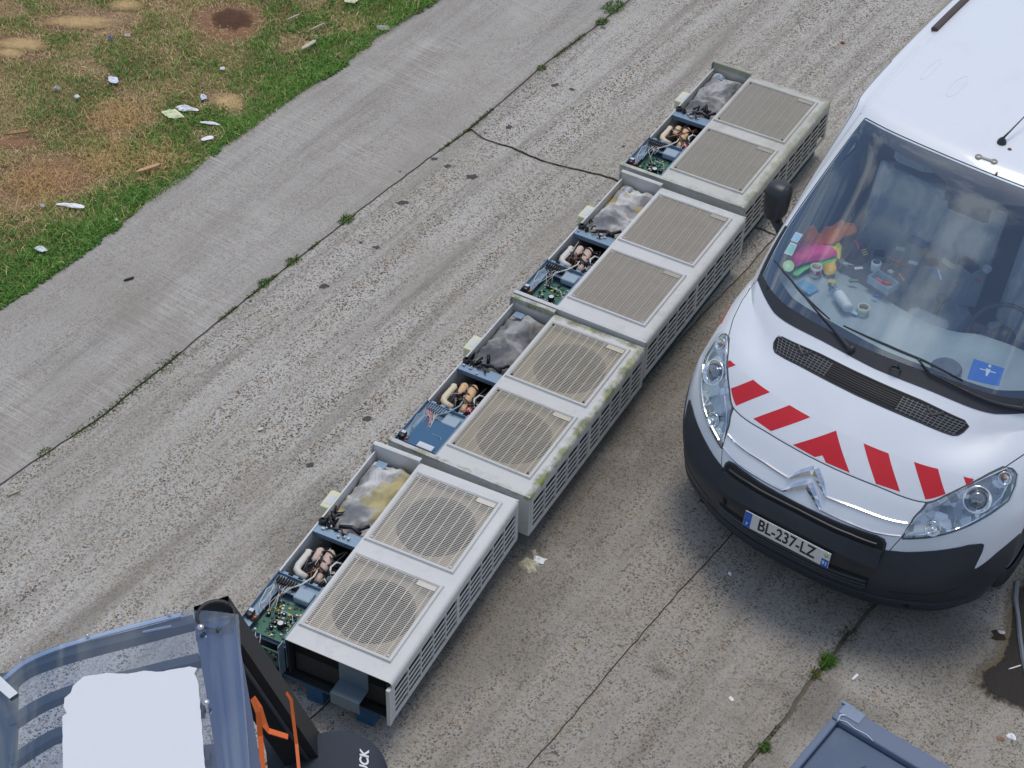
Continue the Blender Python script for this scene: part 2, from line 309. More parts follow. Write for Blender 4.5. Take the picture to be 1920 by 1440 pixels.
# ------------------------------------------------------------ ground
def line(pts,y0,y1,step=.07,jit=.004,slope=.148,seed=1,wob=.012):
    r=random.Random(seed); P=sorted([(p[1],p[0]) for p in pts]); out=[]
    P=[(P[0][0]-40,P[0][1]-40*slope)]+P+[(P[-1][0]+40,P[-1][1]+40*slope)]
    y=y0
    while True:
        for a,b in zip(P,P[1:]):
            if a[0]<=y<=b[0]: x=a[1]+(b[1]-a[1])*(y-a[0])/(b[0]-a[0]); break
        x+=wob*noise.noise(Vector((y*1.7,seed*7.3,0)))*1.5+r.uniform(-jit,jit)
        out.append((x,y))
        if y>=y1: break
        y=min(y+(step if -3<y<10 else .8),y1)
    return out
LG=[(-3.24,6.48),(-3.33,6.02),(-3.39,5.75),(-3.41,5.29),(-3.51,4.83),(-3.58,4.28),(-3.65,3.9),(-3.66,3.57),(-3.74,3.18),(-3.76,2.83),(-3.8,2.51),(-3.87,2.09),(-3.93,1.83)]
L1=[(-1.87,7.23),(-1.94,6.82),(-2.07,5.98),(-2.17,5.05),(-2.33,4.18),(-2.43,3.55),(-2.54,2.84),(-2.67,1.81),(-2.75,1.23),(-2.85,.86),(-2.92,.53)]
L3=[(-.44,-.07),(-.41,.08),(.08,3.51),(.17,4.25)]
L2=[(.70,.16),(.82,.94),(.93,1.71),(1.0,2.11)]
L4=[(1.70,.69),(1.75,1.05),(1.79,1.43),(1.87,1.81),(1.94,2.1)]
CC=[(-2.17,5.03),(-2.05,4.97),(-1.96,4.95),(-1.80,4.965),(-1.66,4.94),(-1.44,4.93),(-1.2,4.95),(-1.0,4.97),(-.6,4.94),(0.15,4.92),(.6,4.86),(1.2,4.8)]
Y0,Y1=-14,24
def crackpath(x0,x1,off,seed):
    r=random.Random(seed); out=[]; x=x0
    while x<x1:
        for a,b in zip(CC,CC[1:]):
            if a[0]<=x<=b[0]: y=a[1]+(b[1]-a[1])*(x-a[0])/(b[0]-a[0]); break
        else: y=CC[0][1] if x<CC[0][0] else CC[-1][1]
        out.append((x,y+off+.018*noise.noise(Vector((x*5,3.1,0)))+r.uniform(-.005,.005))); x+=.05
    return out
soil=mat('joint_soil',(.14,.12,.09),.95,var=.35,vscale=30,bump=.6,bscale=90)
gmat=mat('far_ground',(.20,.185,.16),.95,var=.2,vscale=2,bump=.4,bscale=40)
mb=MB(); mb.add([(-150,-150,-.14),(150,-150,-.14),(150,150,-.14),(-150,150,-.14)],[(0,1,2,3)])
ground=tag(mb.build('ground',gmat),kind='structure')
mb=MB(); mb.add([(-6.2,Y0-1,-.011),(20,Y0-1,-.011),(20,Y1+1,-.011),(-.4,Y1+1,-.011)],[(0,1,2,3)])
js=tag(mb.build('joint_soil',soil),kind='structure')
mb=MB(); mb.add([(-60,-60,-.05),(-14.,-60,-.05),(4.,60,-.05),(-60,60,-.05)],[(0,1,2,3)]); tag(mb.build('field',mat('field_soil',(.16,.15,.07),.95,var=.5,vscale=1.5,bump=.5,bscale=30)),kind='structure')
pave=tag(empty('pavement'),kind='structure'); road=tag(empty('road'),kind='structure')
def slab(poly,m,parent,name='slab',th=.03):
    bm=bmesh.new(); vs=[bm.verts.new((x,y,0)) for x,y in poly]; f=bm.faces.new(vs)
    if f.normal.z<0: f.normal_flip()
    bm.normal_update()
    if f.normal.z<0: f.normal_flip()
    top=[v for v in vs]
    lo=[bm.verts.new((v.co.x,v.co.y,-th)) for v in top]; n=len(top)
    for i in range(n):
        try: bm.faces.new((top[i],lo[i],lo[(i+1)%n],top[(i+1)%n]))
        except ValueError: pass
    bmesh.ops.triangulate(bm,faces=[f]); bmesh.ops.recalc_face_normals(bm,faces=bm.faces)
    me=bpy.data.meshes.new(name); bm.to_mesh(me); bm.free()
    o=link(name,me,m,parent); return o
def off(L,d): return [(x+d,y) for x,y in L]
# pavement strip between the grass and the first joint
slab(off(line(LG,Y0,Y1,seed=2,wob=.02,jit=.008),0)+off(line(L1,Y0,Y1,seed=3),-.007)[::-1],M['pave'],pave)
# road strips, split by the cross crack
def below(L): return [p for p in L if p[1]<4.95]
def strip(La,Lb,sa,sb,m,g=.007,split=True,gb=None,jb=.004,ja=.004):
    a=off(line(La,Y0,Y1,seed=sa,jit=ja),g); b=off(line(Lb,Y0,Y1,seed=sb,jit=jb),-(gb or g))
    if not split: slab(a+b[::-1],m,road); return
    for up in (0,1):
        aa=[p for p in a if (p[1]>4.98+(.03 if La is L1 else -.05))==bool(up)]; bb=[p for p in b if (p[1]>4.93)==bool(up)]
        e=[p for p in crackpath(-2.2,1.4,.012 if up else -.012,5) if aa[0 if up else -1][0]+.01<p[0]<bb[0 if up else -1][0]-.01]
        if up: poly=aa+bb[::-1]+e[::-1]
        else: poly=aa+e+bb[::-1]
        slab(poly,m,road)
strip(L1,L3,3,4,M['road']); strip(L3,L2,4,6,M['road2'],g=.006,gb=.004); strip(L2,L4,6,8,M['road2'],g=.004,split=False,gb=.013,jb=.009)
E4=off(line(L4,Y0,Y1,seed=8,jit=.008),.012); slab(E4+[(18,Y1),(18,Y0)],M['road2'],road)
# weathered tar spots lying on the slabs (thin irregular crusts)
tar=edgemat('tar',(.075,.072,.070),nscale=45,soft=.34,amax=.9)
for (px,py,r,asp) in [(885,332,15,1.5),(815,298,8,1.3),(840,312,10,1.2),(755,380,10,1.6),(705,464,8,1.3),(608,537,10,1.3),(580,873,10,1.),(955,238,9,1.3),(1040,160,10,1.4),(676,455,5,1.2),(910,250,5,1),(1130,52,6,1.7),(750,322,4,1),(1072,168,7,1.3),(690,786,9,1.4),(1170,275,5,1),(470,565,4,1),(1140,620,6,1.2)]:
    p=at(px,py); stain('tar_spot',blob(p.x,p.y,r/400,12,.35,asp,.6),tar,road,.0022)
dark_soft=edgemat('road_dark_patch',(.16,.145,.12),nscale=5,soft=.9,amax=.30)  # broad soft-edged patches, darker than the slabs
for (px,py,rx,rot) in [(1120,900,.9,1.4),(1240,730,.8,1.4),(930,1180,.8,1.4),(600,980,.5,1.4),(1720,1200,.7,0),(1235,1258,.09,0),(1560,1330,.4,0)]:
    p=at(px,py); stain('dark_mottle',blob(p.x,p.y,rx*.5,14,.3,2.0,rot),dark_soft,road,.0014)
# ------------------------------------------------------------ grass verge
soilg=nt('verge_soil'); m,n,l,b=soilg
t=n.new('ShaderNodeTexCoord'); z=n.new('ShaderNodeTexNoise'); z.inputs['Scale'].default_value=2.2; z.inputs['Detail'].default_value=9; l.new(t.outputs['Object'],z.inputs['Vector'])
r_=n.new('ShaderNodeValToRGB'); e=r_.color_ramp.elements; e[0].position=.3; e[0].color=(.20,.12,.07,1); e[1].position=.7; e[1].color=(.50,.34,.215,1); l.new(z.outputs[0],r_.inputs[0])
z2=n.new('ShaderNodeTexNoise'); z2.inputs['Scale'].default_value=160; z2.inputs['Detail'].default_value=5; l.new(t.outputs['Object'],z2.inputs['Vector'])
x=n.new('ShaderNodeMixRGB'); x.blend_type='MULTIPLY'; x.inputs[0].default_value=.7; rr=n.new('ShaderNodeValToRGB'); rr.color_ramp.elements[0].position=.3; rr.color_ramp.elements[0].color=(.35,.33,.3,1); rr.color_ramp.elements[1].position=.65; rr.color_ramp.elements[1].color=(1.3,1.25,1.15,1); l.new(z2.outputs[0],rr.inputs[0])
l.new(r_.outputs[0],x.inputs[1]); l.new(rr.outputs[0],x.inputs[2]); l.new(x.outputs[0],b.inputs['Base Color']); b.inputs['Roughness'].default_value=1
u=n.new('ShaderNodeBump'); u.inputs['Distance'].default_value=.02; u.inputs['Strength'].default_value=.7; l.new(z2.outputs[0],u.inputs['Height']); l.new(u.outputs[0],b.inputs['Normal'])
gx=sorted([(p[1],p[0]) for p in LG]); gx=[(gx[0][0]-30,gx[0][1]-30*.148)]+gx+[(gx[-1][0]+30,gx[-1][1]+30*.148)]
GY=np.array([a[0] for a in gx]);GX=np.array([a[1] for a in gx])
def gedge(y): return np.interp(y,GY,GX)
def fbm(x,y,s,seed=0,oc=4):
    # cheap value noise
    out=np.zeros_like(x);amp=1;tot=0
    for o in range(oc):
        X=x*s+seed*13.7+o*5.1;Y=y*s+seed*7.9+o*3.3;xi=np.floor(X).astype(int);yi=np.floor(Y).astype(int);fx=X-xi;fy=Y-yi
        fx=fx*fx*(3-2*fx);fy=fy*fy*(3-2*fy)
        h=lambda a,b_: (np.sin(a*127.1+b_*311.7+seed*17)*43758.5453)%1
        v=(h(xi,yi)*(1-fx)+h(xi+1,yi)*fx)*(1-fy)+(h(xi,yi+1)*(1-fx)+h(xi+1,yi+1)*fx)*fy
        out+=v*amp;tot+=amp;amp*=.5;s*=2.03
    return out/tot
BARE=[(430,40,66,34,1.0),(455,35,40,25,1.2),(225,225,55,38,.75),(95,330,90,42,.9),(30,360,50,30,.9),(160,40,95,26,.75),(35,92,60,24,.8),(430,195,40,24,.8),(390,250,30,14,.5),(30,268,48,16,.7),(560,75,34,20,.55),(150,130,60,20,.45),(330,120,25,14,.3),(600,60,30,14,.5),(10,15,40,20,.7)]
BW=[]
for px,py,rx,ry,s in BARE:
    c0=at(px,py);c1=at(px+rx,py);c2=at(px,py+ry); BW.append((c0.x,c0.y,c1.x-c0.x,c1.y-c0.y,c2.x-c0.x,c2.y-c0.y,s))
def bare(x,y):
    out=np.zeros_like(x)
    wx=x+.14*(fbm(x,y,4,3)-.5); wy=y+.14*(fbm(x,y,4,9)-.5)
    for cx,cy,ax,ay,bx,by,s in BW:
        D=ax*by-ay*bx; dx=wx-cx;dy=wy-cy; a=(dx*by-dy*bx)/D; b_=(ax*dy-ay*dx)/D
        q=a*a+b_*b_; out=np.maximum(out,s*np.clip(1.5-q,0,1))
    return out
# uneven soil sheet
nx,ny=110,190; xs=np.linspace(0,1,nx);ys=np.linspace(-2.5,11.5,ny); YY,XX=np.meshgrid(ys,xs,indexing='ij'); XE=gedge(YY)-.004; XX=XE-(XX**1.4)*5.5
ZZ=-.012+.05*(fbm(XX,YY,1.1,5)-.45)*np.clip((XE-XX)/.5,0,1)+.012*(fbm(XX,YY,7,6)-.5)
hb=bare(XX,YY); ZZ-=.02*np.clip(hb-.9,0,1)
vs=np.stack([XX,YY,ZZ],-1).reshape(-1,3); fs=[(i*nx+j,i*nx+j+1,(i+1)*nx+j+1,(i+1)*nx+j) for i in range(ny-1) for j in range(nx-1)]
mb=MB(); mb.add(vs.tolist(),fs,0,True); tag(mb.build('verge_soil',m),kind='structure')
def gz(x,y): return -.012+.05*(fbm(x,y,1.1,5)-.45)*np.clip((gedge(y)-x)/.5,0,1)+.012*(fbm(x,y,7,6)-.5)
def blades(name,x,y,z,h,w,col,lean,parent=None,label=None):
    n=len(x); a=RNG.uniform(0,2*np.pi,n); d=RNG.uniform(0,2*np.pi,n); ln=lean*h
    wx=np.cos(a)*w/2;wy=np.sin(a)*w/2; lx=np.cos(d)*ln;ly=np.sin(d)*ln
    V=np.zeros((n,5,3),np.float32)
    V[:,0]=np.stack([x-wx,y-wy,z],-1);V[:,1]=np.stack([x+wx,y+wy,z],-1)
    V[:,2]=np.stack([x+wx*.8+lx*.35,y+wy*.8+ly*.35,z+h*.6],-1);V[:,3]=np.stack([x-wx*.8+lx*.35,y-wy*.8+ly*.35,z+h*.6],-1)
    V[:,4]=np.stack([x+lx,y+ly,z+h*(1-.35*lean)],-1)
    me=bpy.data.meshes.new(name); me.vertices.add(n*5); me.vertices.foreach_set('co',V.ravel())
    me.loops.add(n*7); me.polygons.add(n*2)
    b0=np.arange(n)[:,None]*5; li=np.concatenate([b0+np.array([0,1,2,3]),b0+np.array([3,2,4])],1).ravel()
    me.loops.foreach_set('vertex_index',li.astype(np.int32))
    st=(np.arange(n)[:,None]*7+np.array([0,4])).ravel(); me.polygons.foreach_set('loop_start',st.astype(np.int32))
    at_=me.attributes.new('col','FLOAT_COLOR','POINT'); C=np.ones((n,5,4),np.float32); C[:,:,:3]=col[:,None,:]; at_.data.foreach_set('color',C.ravel())
    me.update(calc_edges=True); me.validate(); return link(name,me,M['blade'],parent)
m,n,l,b=nt('grass_blade'); a_=n.new('ShaderNodeAttribute'); a_.attribute_name='col'; l.new(a_.outputs['Color'],b.inputs['Base Color']); b.inputs['Roughness'].default_value=.6; b.inputs['Specular IOR Level'].default_value=.25
M['blade']=m
NB=400000
y=RNG.uniform(.6,9.6,NB); dd=RNG.uniform(0,1,NB)**1.25*4.3; x=gedge(y)-dd+.015
bb=bare(x,y); n1=fbm(x,y,1.6,1); n2=fbm(x,y,5,2); edge=np.clip(1-dd/.75,0,1); low=np.clip((3.4-y)/2.5,0,1)*np.clip(1-dd/1.6,0,1)
green=np.clip(edge*1.0+low*.6+(n1-.40)*2.4+(n2-.45)*1.2-bb*.7+.22,0,1)
keep=RNG.uniform(0,1,NB)<np.clip(1.25-bb*.80-(1-green)*.22+(n2-.5)*.5,.16,1)
x,y,dd,bb,green,edge,n2=[q[keep] for q in (x,y,dd,bb,green,edge,n2)]; K=len(x)
gcol=np.array([.14,.28,.05]);ocol=np.array([.36,.36,.11]);scol=np.array([.68,.51,.28])
rnd=RNG.uniform(0,1,K); st=RNG.uniform(0,1,K)<np.clip(.05+.34*(1-green)+.65*bb,0,.97)
col=gcol*green[:,None]+ocol*(1-green[:,None]); col=np.where(st[:,None],scol*(.55+.6*rnd[:,None]),col*(.6+.85*rnd[:,None]))
hh=(.016+.034*rnd**1.5)*(1+.5*edge)*(1-.35*bb)*(.45+1.15*n2); ww=.0028+.0026*RNG.uniform(0,1,K); lean=RNG.uniform(.2,1.2,K)+.6*st
go=blades('grass',x,y,gz(x,y),hh,ww,col,np.clip(lean,0,1.7)); tag(go,'short mixed green and dried grass of the verge','grass',kind='stuff')
# bare earth, sand and straw heaps in the verge
def vpatch(name,px,py,rx,ry,m,dz):
    c0=at(px,py);c1=at(px+rx,py);c2=at(px,py+ry); L=[]
    for k in range(26):
        a=2*math.pi*k/26; j=1+random.uniform(-.10,.10); L.append((c0.x+((c1.x-c0.x)*math.cos(a)+(c2.x-c0.x)*math.sin(a))*j,c0.y+((c1.y-c0.y)*math.cos(a)+(c2.y-c0.y)*math.sin(a))*j))
    o=stain(name,smooth_closed(L,2),m,None,0.,'structure'); co=np.zeros(len(o.data.vertices)*3); o.data.vertices.foreach_get('co',co); co=co.reshape(-1,3); e_=np.zeros(len(co)); o.data.attributes['e'].data.foreach_get('value',e_); co[:,2]=gz(co[:,0],co[:,1])+dz+.012*e_; o.data.vertices.foreach_set('co',co.ravel()); o.data.update()
dk=edgemat('dark_earth',(.085,.04,.022),nscale=18,soft=.8); sa=edgemat('yellow_sand',(.52,.36,.17),nscale=16,soft=.8,amax=.85); rd=edgemat('red_earth',(.30,.16,.085),nscale=14,soft=.8,amax=.8)
vpatch('red_earth',430,42,80,42,rd,.004); vpatch('dark_earth',435,36,46,24,dk,.010)
for a_ in ((150,42,75,14),(40,85,55,16),(235,8,40,12),(20,102,30,10)): vpatch('sand',*a_,sa,.012)
vpatch('sand',428,193,34,20,sa,.008)
vpatch('red_earth',95,335,90,36,rd,.006); vpatch('red_earth',30,268,50,12,rd,.006)
n=5000; a_=RNG.normal(0,1,(n,2)); pc=[at(225,222),at(205,300),at(290,300),at(70,345)]; ii=RNG.integers(0,4,n); X=np.array([pc[i].x for i in ii])+a_[:,0]*.13; Y=np.array([pc[i].y for i in ii])+a_[:,1]*.13; k_=X<gedge(Y)-.05; X,Y=X[k_],Y[k_]; n=len(X)
so_=blades('dry_straw',X,Y,gz(X,Y),RNG.uniform(.03,.085,n),RNG.uniform(.002,.0045,n),np.array([.66,.46,.20])*RNG.uniform(.6,1.3,(n,1)),RNG.uniform(.5,1.5,n)); tag(so_,'dry straw clumps in the verge','dry grass',kind='stuff')
NB=130000; y=RNG.uniform(-12,22,NB); dd=RNG.uniform(0,1,NB)*16; x=gedge(y)-dd; k=~((y>.5)&(y<9.7)&(dd<4.3)); x,y,dd=x[k],y[k],dd[k]; K=len(x); r0=RNG.uniform(0,1,K)
zz=np.where((y>-2.5)&(y<11.5)&(dd<5.5),gz(x,y),-.03); cc_=np.array([.13,.22,.045])*(.5+.9*r0[:,None]); s_=RNG.uniform(0,1,K)<.35; cc_=np.where(s_[:,None],np.array([.5,.36,.18])*(.5+.6*r0[:,None]),cc_)
tag(blades('grass',x,y,zz,.03+.05*r0,np.full(K,.018),cc_,RNG.uniform(.3,1.3,K)),'coarser grass of the verge farther away','grass',kind='stuff')
# broad-leaved clover mats near the kerb and the lower left
NB=16000; y=RNG.uniform(.6,7,NB); dd=RNG.uniform(0,1,NB)**2*.7; x=gedge(y)-dd+.03; k=fbm(x,y,3,8)+np.clip((3-y)/4,0,.3)>.60; x,y=x[k],y[k]; K=len(x)
co_=blades('clover',x,y,gz(x,y)+.01,RNG.uniform(.01,.03,K),RNG.uniform(.012,.022,K),np.array([.075,.19,.025])*RNG.uniform(.6,1.3,(K,1)),RNG.uniform(.8,1.6,K)); tag(co_,'low leafy clover at the edge of the verge','clover',kind='stuff')
# moss and weeds that line the joints
def tuft(px,py,r,n,col,h,name='weed_tuft',label=None,group=None):
    p=at(px,py); a=RNG.uniform(0,2*np.pi,n); rr=r*np.sqrt(RNG.uniform(0,1,n)); x=rr*np.cos(a)*.8; yv=rr*np.sin(a)*1.2
    # tufts stretch along the joints
    ca,sa=math.cos(-.147),math.sin(-.147); X=x*ca-yv*sa; Y=x*sa+yv*ca
    o=blades(name,X,Y,np.full(n,-.01),RNG.uniform(.4,1.2,n)*h,RNG.uniform(.004,.010,n),np.array(col)*RNG.uniform(.5,1.5,(n,1)),RNG.uniform(.3,1.4,n)); o.location=(p.x,p.y,0)
    return tag(o,label,'weed',group)
tuft(1551,1242,.042,360,(.07,.16,.02),.042,label='bright green weed tuft in the joint in front of the van')
tuft(1434,1402,.030,200,(.08,.14,.03),.034,label='green weed tuft in the joint left of the grey lid')
tuft(1530,1265,.03,120,(.10,.12,.03),.03,label='small olive weed just below the bright green tuft')
tuft(1590,1190,.06,200,(.085,.09,.03),.022,label='brownish moss patch in the joint nearest the van bumper')
tuft(1150,14,.10,340,(.07,.15,.02),.04,label='grass tuft in the pavement joint at the top edge of the photo')
tuft(1128,42,.05,160,(.07,.14,.02),.035,label='short green tuft second from the top in the pavement joint')
tuft(1015,128,.04,120,(.08,.14,.02),.03,label='small tuft in the joint level with the farthest unit')
tuft(650,413,.055,190,(.075,.15,.02),.035,label='green tuft in the pavement joint near the middle of the pavement')
tuft(550,490,.055,180,(.07,.14,.02),.03,label='green tuft between two others on the pavement joint')
tuft(497,531,.05,160,(.07,.14,.02),.03,label='green tuft left of the middle of the pavement joint')
tuft(85,848,.04,120,(.09,.12,.03),.025,label='small olive tuft in the joint at the left side of the pavement')
jx=line(L1,-1,9,step=.01,jit=0,wob=0,seed=3); JX=np.array(jx)
n=16000; i=RNG.integers(0,len(jx),n); y=JX[i,1]; x=JX[i,0]+RNG.normal(0,.006,n); k=(fbm(y,y*0,1.6,4)>.47); wide=(y<2.0)&(y>1.05); x=x+wide*RNG.normal(0,.018,n); x,y=x[k|wide],y[k|wide]; K=len(x)
mo=blades('moss',x,y,np.full(K,-.012),RNG.uniform(.012,.026,K),RNG.uniform(.005,.012,K),np.array([.06,.085,.02])*RNG.uniform(.5,1.6,(K,1)),RNG.uniform(.3,1.3,K)); tag(mo,'thin moss growing along the joint beside the pavement','moss',kind='stuff')
n=5000; x=RNG.uniform(-2.1,-.1,n); y=np.interp(x,[c[0] for c in CC],[c[1] for c in CC])+RNG.normal(0,.01,n)
j4=line(L4,-1,3,step=.01,jit=0,wob=0,seed=8); J4=np.array(j4); i=RNG.integers(0,len(j4),2500); x=np.r_[x,J4[i,0]+RNG.normal(0,.01,2500)]; y=np.r_[y,J4[i,1]]
k=fbm(x,y,3,12)>.5; x,y=x[k],y[k]; K=len(x)
mo=blades('crack_moss',x,y,np.full(K,-.014),RNG.uniform(.008,.018,K),RNG.uniform(.005,.010,K),np.array([.085,.085,.035])*RNG.uniform(.5,1.5,(K,1)),RNG.uniform(.3,1.3,K)); tag(mo,'brownish moss in the cracks of the concrete','moss',kind='stuff')
# ------------------------------------------------------------ air conditioning units lying on pallets
def casing(name,col,moss=0.,dark_mottle=.25,dark=.0):
    m,n,l,b=nt(name); t=n.new('ShaderNodeTexCoord'); O=t.outputs['Object']
    mo=n.new('ShaderNodeMapping'); mo.inputs['Location'].default_value=(len(name)*1.37,moss*3.1,dark_mottle*9); l.new(O,mo.inputs[0]); O2=mo.outputs[0]
    def nz_(s,d=8,r=.65,vec=None):
        z=n.new('ShaderNodeTexNoise'); z.inputs['Scale'].default_value=s; z.inputs['Detail'].default_value=d; z.inputs['Roughness'].default_value=r; l.new(vec or O2,z.inputs['Vector']); return z.outputs[0]
    def rp(s,a,b_,v=1.):
        r=n.new('ShaderNodeValToRGB'); r.color_ramp.elements[0].position=a; r.color_ramp.elements[1].position=b_; r.color_ramp.elements[1].color=(v,v,v,1); l.new(s,r.inputs[0]); return r.outputs[0]
    def mx_(f,a,c):
        x=n.new('ShaderNodeMixRGB'); l.new(f,x.inputs[0])
        for i,s in ((1,a),(2,c)):
            if isinstance(s,tuple): x.inputs[i].default_value=(*s,1)
            else: l.new(s,x.inputs[i])
        return x.outputs[0]
    def M2(op,a,b_):
        x=n.new('ShaderNodeMath'); x.operation=op; x.use_clamp=True
        for i,s in ((0,a),(1,b_)):
            if isinstance(s,(int,float)): x.inputs[i].default_value=s
            else: l.new(s,x.inputs[i])
        return x.outputs[0]
    c=mx_(rp(nz_(3),.35,.7),tuple(v*.93 for v in col),col)
    c=mx_(rp(nz_(7,10,.75),.53,.78,dark_mottle),c,(.20,.185,.15))  # grime blotches on the casing
    c=mx_(rp(nz_(55,6,.75),.60,.72,dark_mottle*.9),c,(.10,.09,.07))
    if moss>0:
        sx=n.new('ShaderNodeSeparateXYZ'); l.new(O,sx.inputs[0])
        # growth hugs the outer long edge and the two end flanges, where rain stood
        ex=n.new('ShaderNodeMapRange'); ex.inputs[1].default_value=-.11; ex.inputs[2].default_value=-.03; l.new(sx.outputs[0],ex.inputs[0])
        ey=n.new('ShaderNodeMapRange'); ey.inputs[1].default_value=1.33; ey.inputs[2].default_value=1.42; l.new(sx.outputs[1],ey.inputs[0])
        ez=n.new('ShaderNodeMapRange'); ez.inputs[1].default_value=.10; ez.inputs[2].default_value=.0; l.new(sx.outputs[1],ez.inputs[0])
        topz=n.new('ShaderNodeMapRange'); topz.inputs[1].default_value=.20; topz.inputs[2].default_value=.29; l.new(sx.outputs[2],topz.inputs[0])
        e1=M2('MAXIMUM',M2('MAXIMUM',ex.outputs[0],ey.outputs[0]),M2('MULTIPLY',ez.outputs[0],.8))
        e2=M2('MULTIPLY',M2('ADD',M2('MULTIPLY',e1,.40),M2('MULTIPLY',nz_(8,9,.75),.80)),topz.outputs[0])
        f=M2('MULTIPLY',rp(e2,.69,.84),moss)
        g=mx_(rp(nz_(14,6),.42,.56),(.17,.16,.11),(.22,.25,.06))
        c=mx_(f,c,g)
    if dark>0:
        c=mx_(rp(nz_(2.4,8,.7),.42,.7,dark),c,(.26,.25,.20))
    l.new(c,b.inputs['Base Color']); b.inputs['Roughness'].default_value=.5
    return m
GALV=mat('galvanised_blue_steel',(.20,.29,.38),.42,metal=.35,var=.12,vscale=14,dirt=.5,dcol=(.14,.13,.12),dscale=9)
INNER=mat('unit_inner_black',(.018,.019,.021),.7,var=.4,vscale=20)
COIL=mat('coil_black',(.022,.023,.026),.55,var=.4,vscale=25,bump=.3,bscale=90)
FANM=mat('fan_grey',(.025,.029,.036),.55,var=.3,vscale=10)
SHR=mat('fan_shroud_tan',(.36,.31,.245),.75,var=.25,vscale=8,dirt=.5,dcol=(.22,.17,.11))
PCB=mat('circuit_board',(.018,.12,.075),.45,var=.45,vscale=38)
CHIP=mat('component_black',(.015,.015,.018),.4); COMPW=mat('component_white',(.6,.6,.58),.5); COMPS=mat('component_silver',(.5,.5,.52),.3,metal=.8); COMPY=mat('component_yellow',(.55,.42,.06),.5)
COPPER=mat('choke_copper',(.30,.12,.055),.35,metal=.7); WIREW=mat('wire_white',(.62,.60,.54),.5); WIREB=mat('wire_black',(.02,.02,.022),.5); WIREP=mat('wire_pink',(.55,.2,.2),.5)
CREAM=mat('cream_plastic',(.62,.62,.42),.5,var=.12,vscale=10); GREYB=mat('relay_grey',(.28,.36,.42),.5,var=.1); LABEL=mat('paper_label',(.55,.58,.60),.6)
PALB=mat('blue_pallet_paint',(.015,.075,.16),.7,var=.4,vscale=9,bump=.5,bscale=70,dirt=.6,dcol=(.12,.09,.06),dscale=7)
PALT=mat('teal_pallet_paint',(.02,.085,.12),.7,var=.4,vscale=9,bump=.5,bscale=70,dirt=.6,dcol=(.10,.09,.07),dscale=7)
UW,UF,UL,UH=.906,.624,1.43,.304; UZ=.146
def foam(name,c): return mat(name,c,.7,var=.14,vscale=30,dirt=.4,dcol=(.2,.12,.08),dscale=12)
def wool(name,base,yel,ymask):
    m,n,l,b=nt(name); t=n.new('ShaderNodeTexCoord'); z=n.new('ShaderNodeTexNoise'); z.inputs['Scale'].default_value=7; z.inputs['Detail'].default_value=8; z.inputs['Distortion'].default_value=.8; l.new(t.outputs['Object'],z.inputs['Vector'])
    r=n.new('ShaderNodeValToRGB'); e=r.color_ramp.elements; e[0].position=.34; e[0].color=(base*.32,base*.33,base*.34,1); e[1].position=.64; e[1].color=(base*1.15,base*1.14,base*1.12,1); q=e.new(.5); q.color=(base*.7,base*.68,base*.66,1); l.new(z.outputs[0],r.inputs[0])
    z2=n.new('ShaderNodeTexNoise'); z2.inputs['Scale'].default_value=4.5; z2.inputs['Detail'].default_value=6; mp=n.new('ShaderNodeMapping'); mp.inputs['Location'].default_value=(ymask[0],ymask[1],0); l.new(t.outputs['Object'],mp.inputs[0]); l.new(mp.outputs[0],z2.inputs['Vector'])
    r2=n.new('ShaderNodeValToRGB'); r2.color_ramp.elements[0].position=ymask[2]; r2.color_ramp.elements[1].position=ymask[2]+.09; l.new(z2.outputs[0],r2.inputs[0])
    x=n.new('ShaderNodeMixRGB'); x.inputs[2].default_value=(*yel,1); l.new(r2.outputs[0],x.inputs[0]); l.new(r.outputs[0],x.inputs[1]); l.new(x.outputs[0],b.inputs['Base Color']); b.inputs['Roughness'].default_value=.85
    z3=n.new('ShaderNodeTexNoise'); z3.inputs['Scale'].default_value=35; l.new(t.outputs['Object'],z3.inputs['Vector']); u=n.new('ShaderNodeBump'); u.inputs['Distance'].default_value=.008; u.inputs['Strength'].default_value=.5; l.new(z3.outputs[0],u.inputs['Height']); l.new(u.outputs[0],b.inputs['Normal'])
    return m
UNITS=[
 dict(p=(0,0),a=0,dz=0,open=True,case=casing('casing_clean',(.60,.60,.585),0,.30),grl=(.60,.565,.49),fine=.0039,wool=wool('wool_grey_yellow',.55,(.46,.40,.20),(.3,.1,.50)),foam=((.58,.42,.34),(.66,.62,.55)),shr=(.46,.40,.31),lab='nearest grey air conditioning unit, its lower end open on black coil and grey bracket'),
 dict(p=(.042,1.504),a=-.044,dz=-.011,open=False,case=casing('casing_mossy',(.57,.57,.545),1.0,.5),grl=(.52,.475,.385),fine=.0043,wool=wool('wool_dark',.34,(.26,.21,.14),(1.3,.7,.60)),foam=((.66,.42,.22),(.68,.58,.40)),shr=(.38,.32,.23),lab='second air conditioning unit from the front, bright green moss along its outer edge'),
 dict(p=(.094,2.980),a=-.059,dz=.007,open=False,case=casing('casing_light',(.59,.59,.575),.2,.42),grl=(.37,.335,.28),fine=.0076,wool=wool('wool_pale',.55,(.46,.36,.14),(2.1,.2,.53)),foam=((.58,.43,.36),(.64,.61,.56)),shr=(.26,.22,.17),lab='third air conditioning unit from the front, pale casing with dust clogged tan grilles'),
 dict(p=(.125,4.526),a=-.063,dz=.001,open=False,case=casing('casing_grimy',(.55,.545,.50),.6,.45,dark=.45),grl=(.35,.325,.27),fine=.0078,wool=wool('wool_brown',.40,(.30,.25,.18),(.9,1.7,.6)),foam=((.66,.43,.24),(.68,.58,.42)),shr=(.26,.22,.17),lab='farthest air conditioning unit, grimy olive stained casing beside the van mirror')]
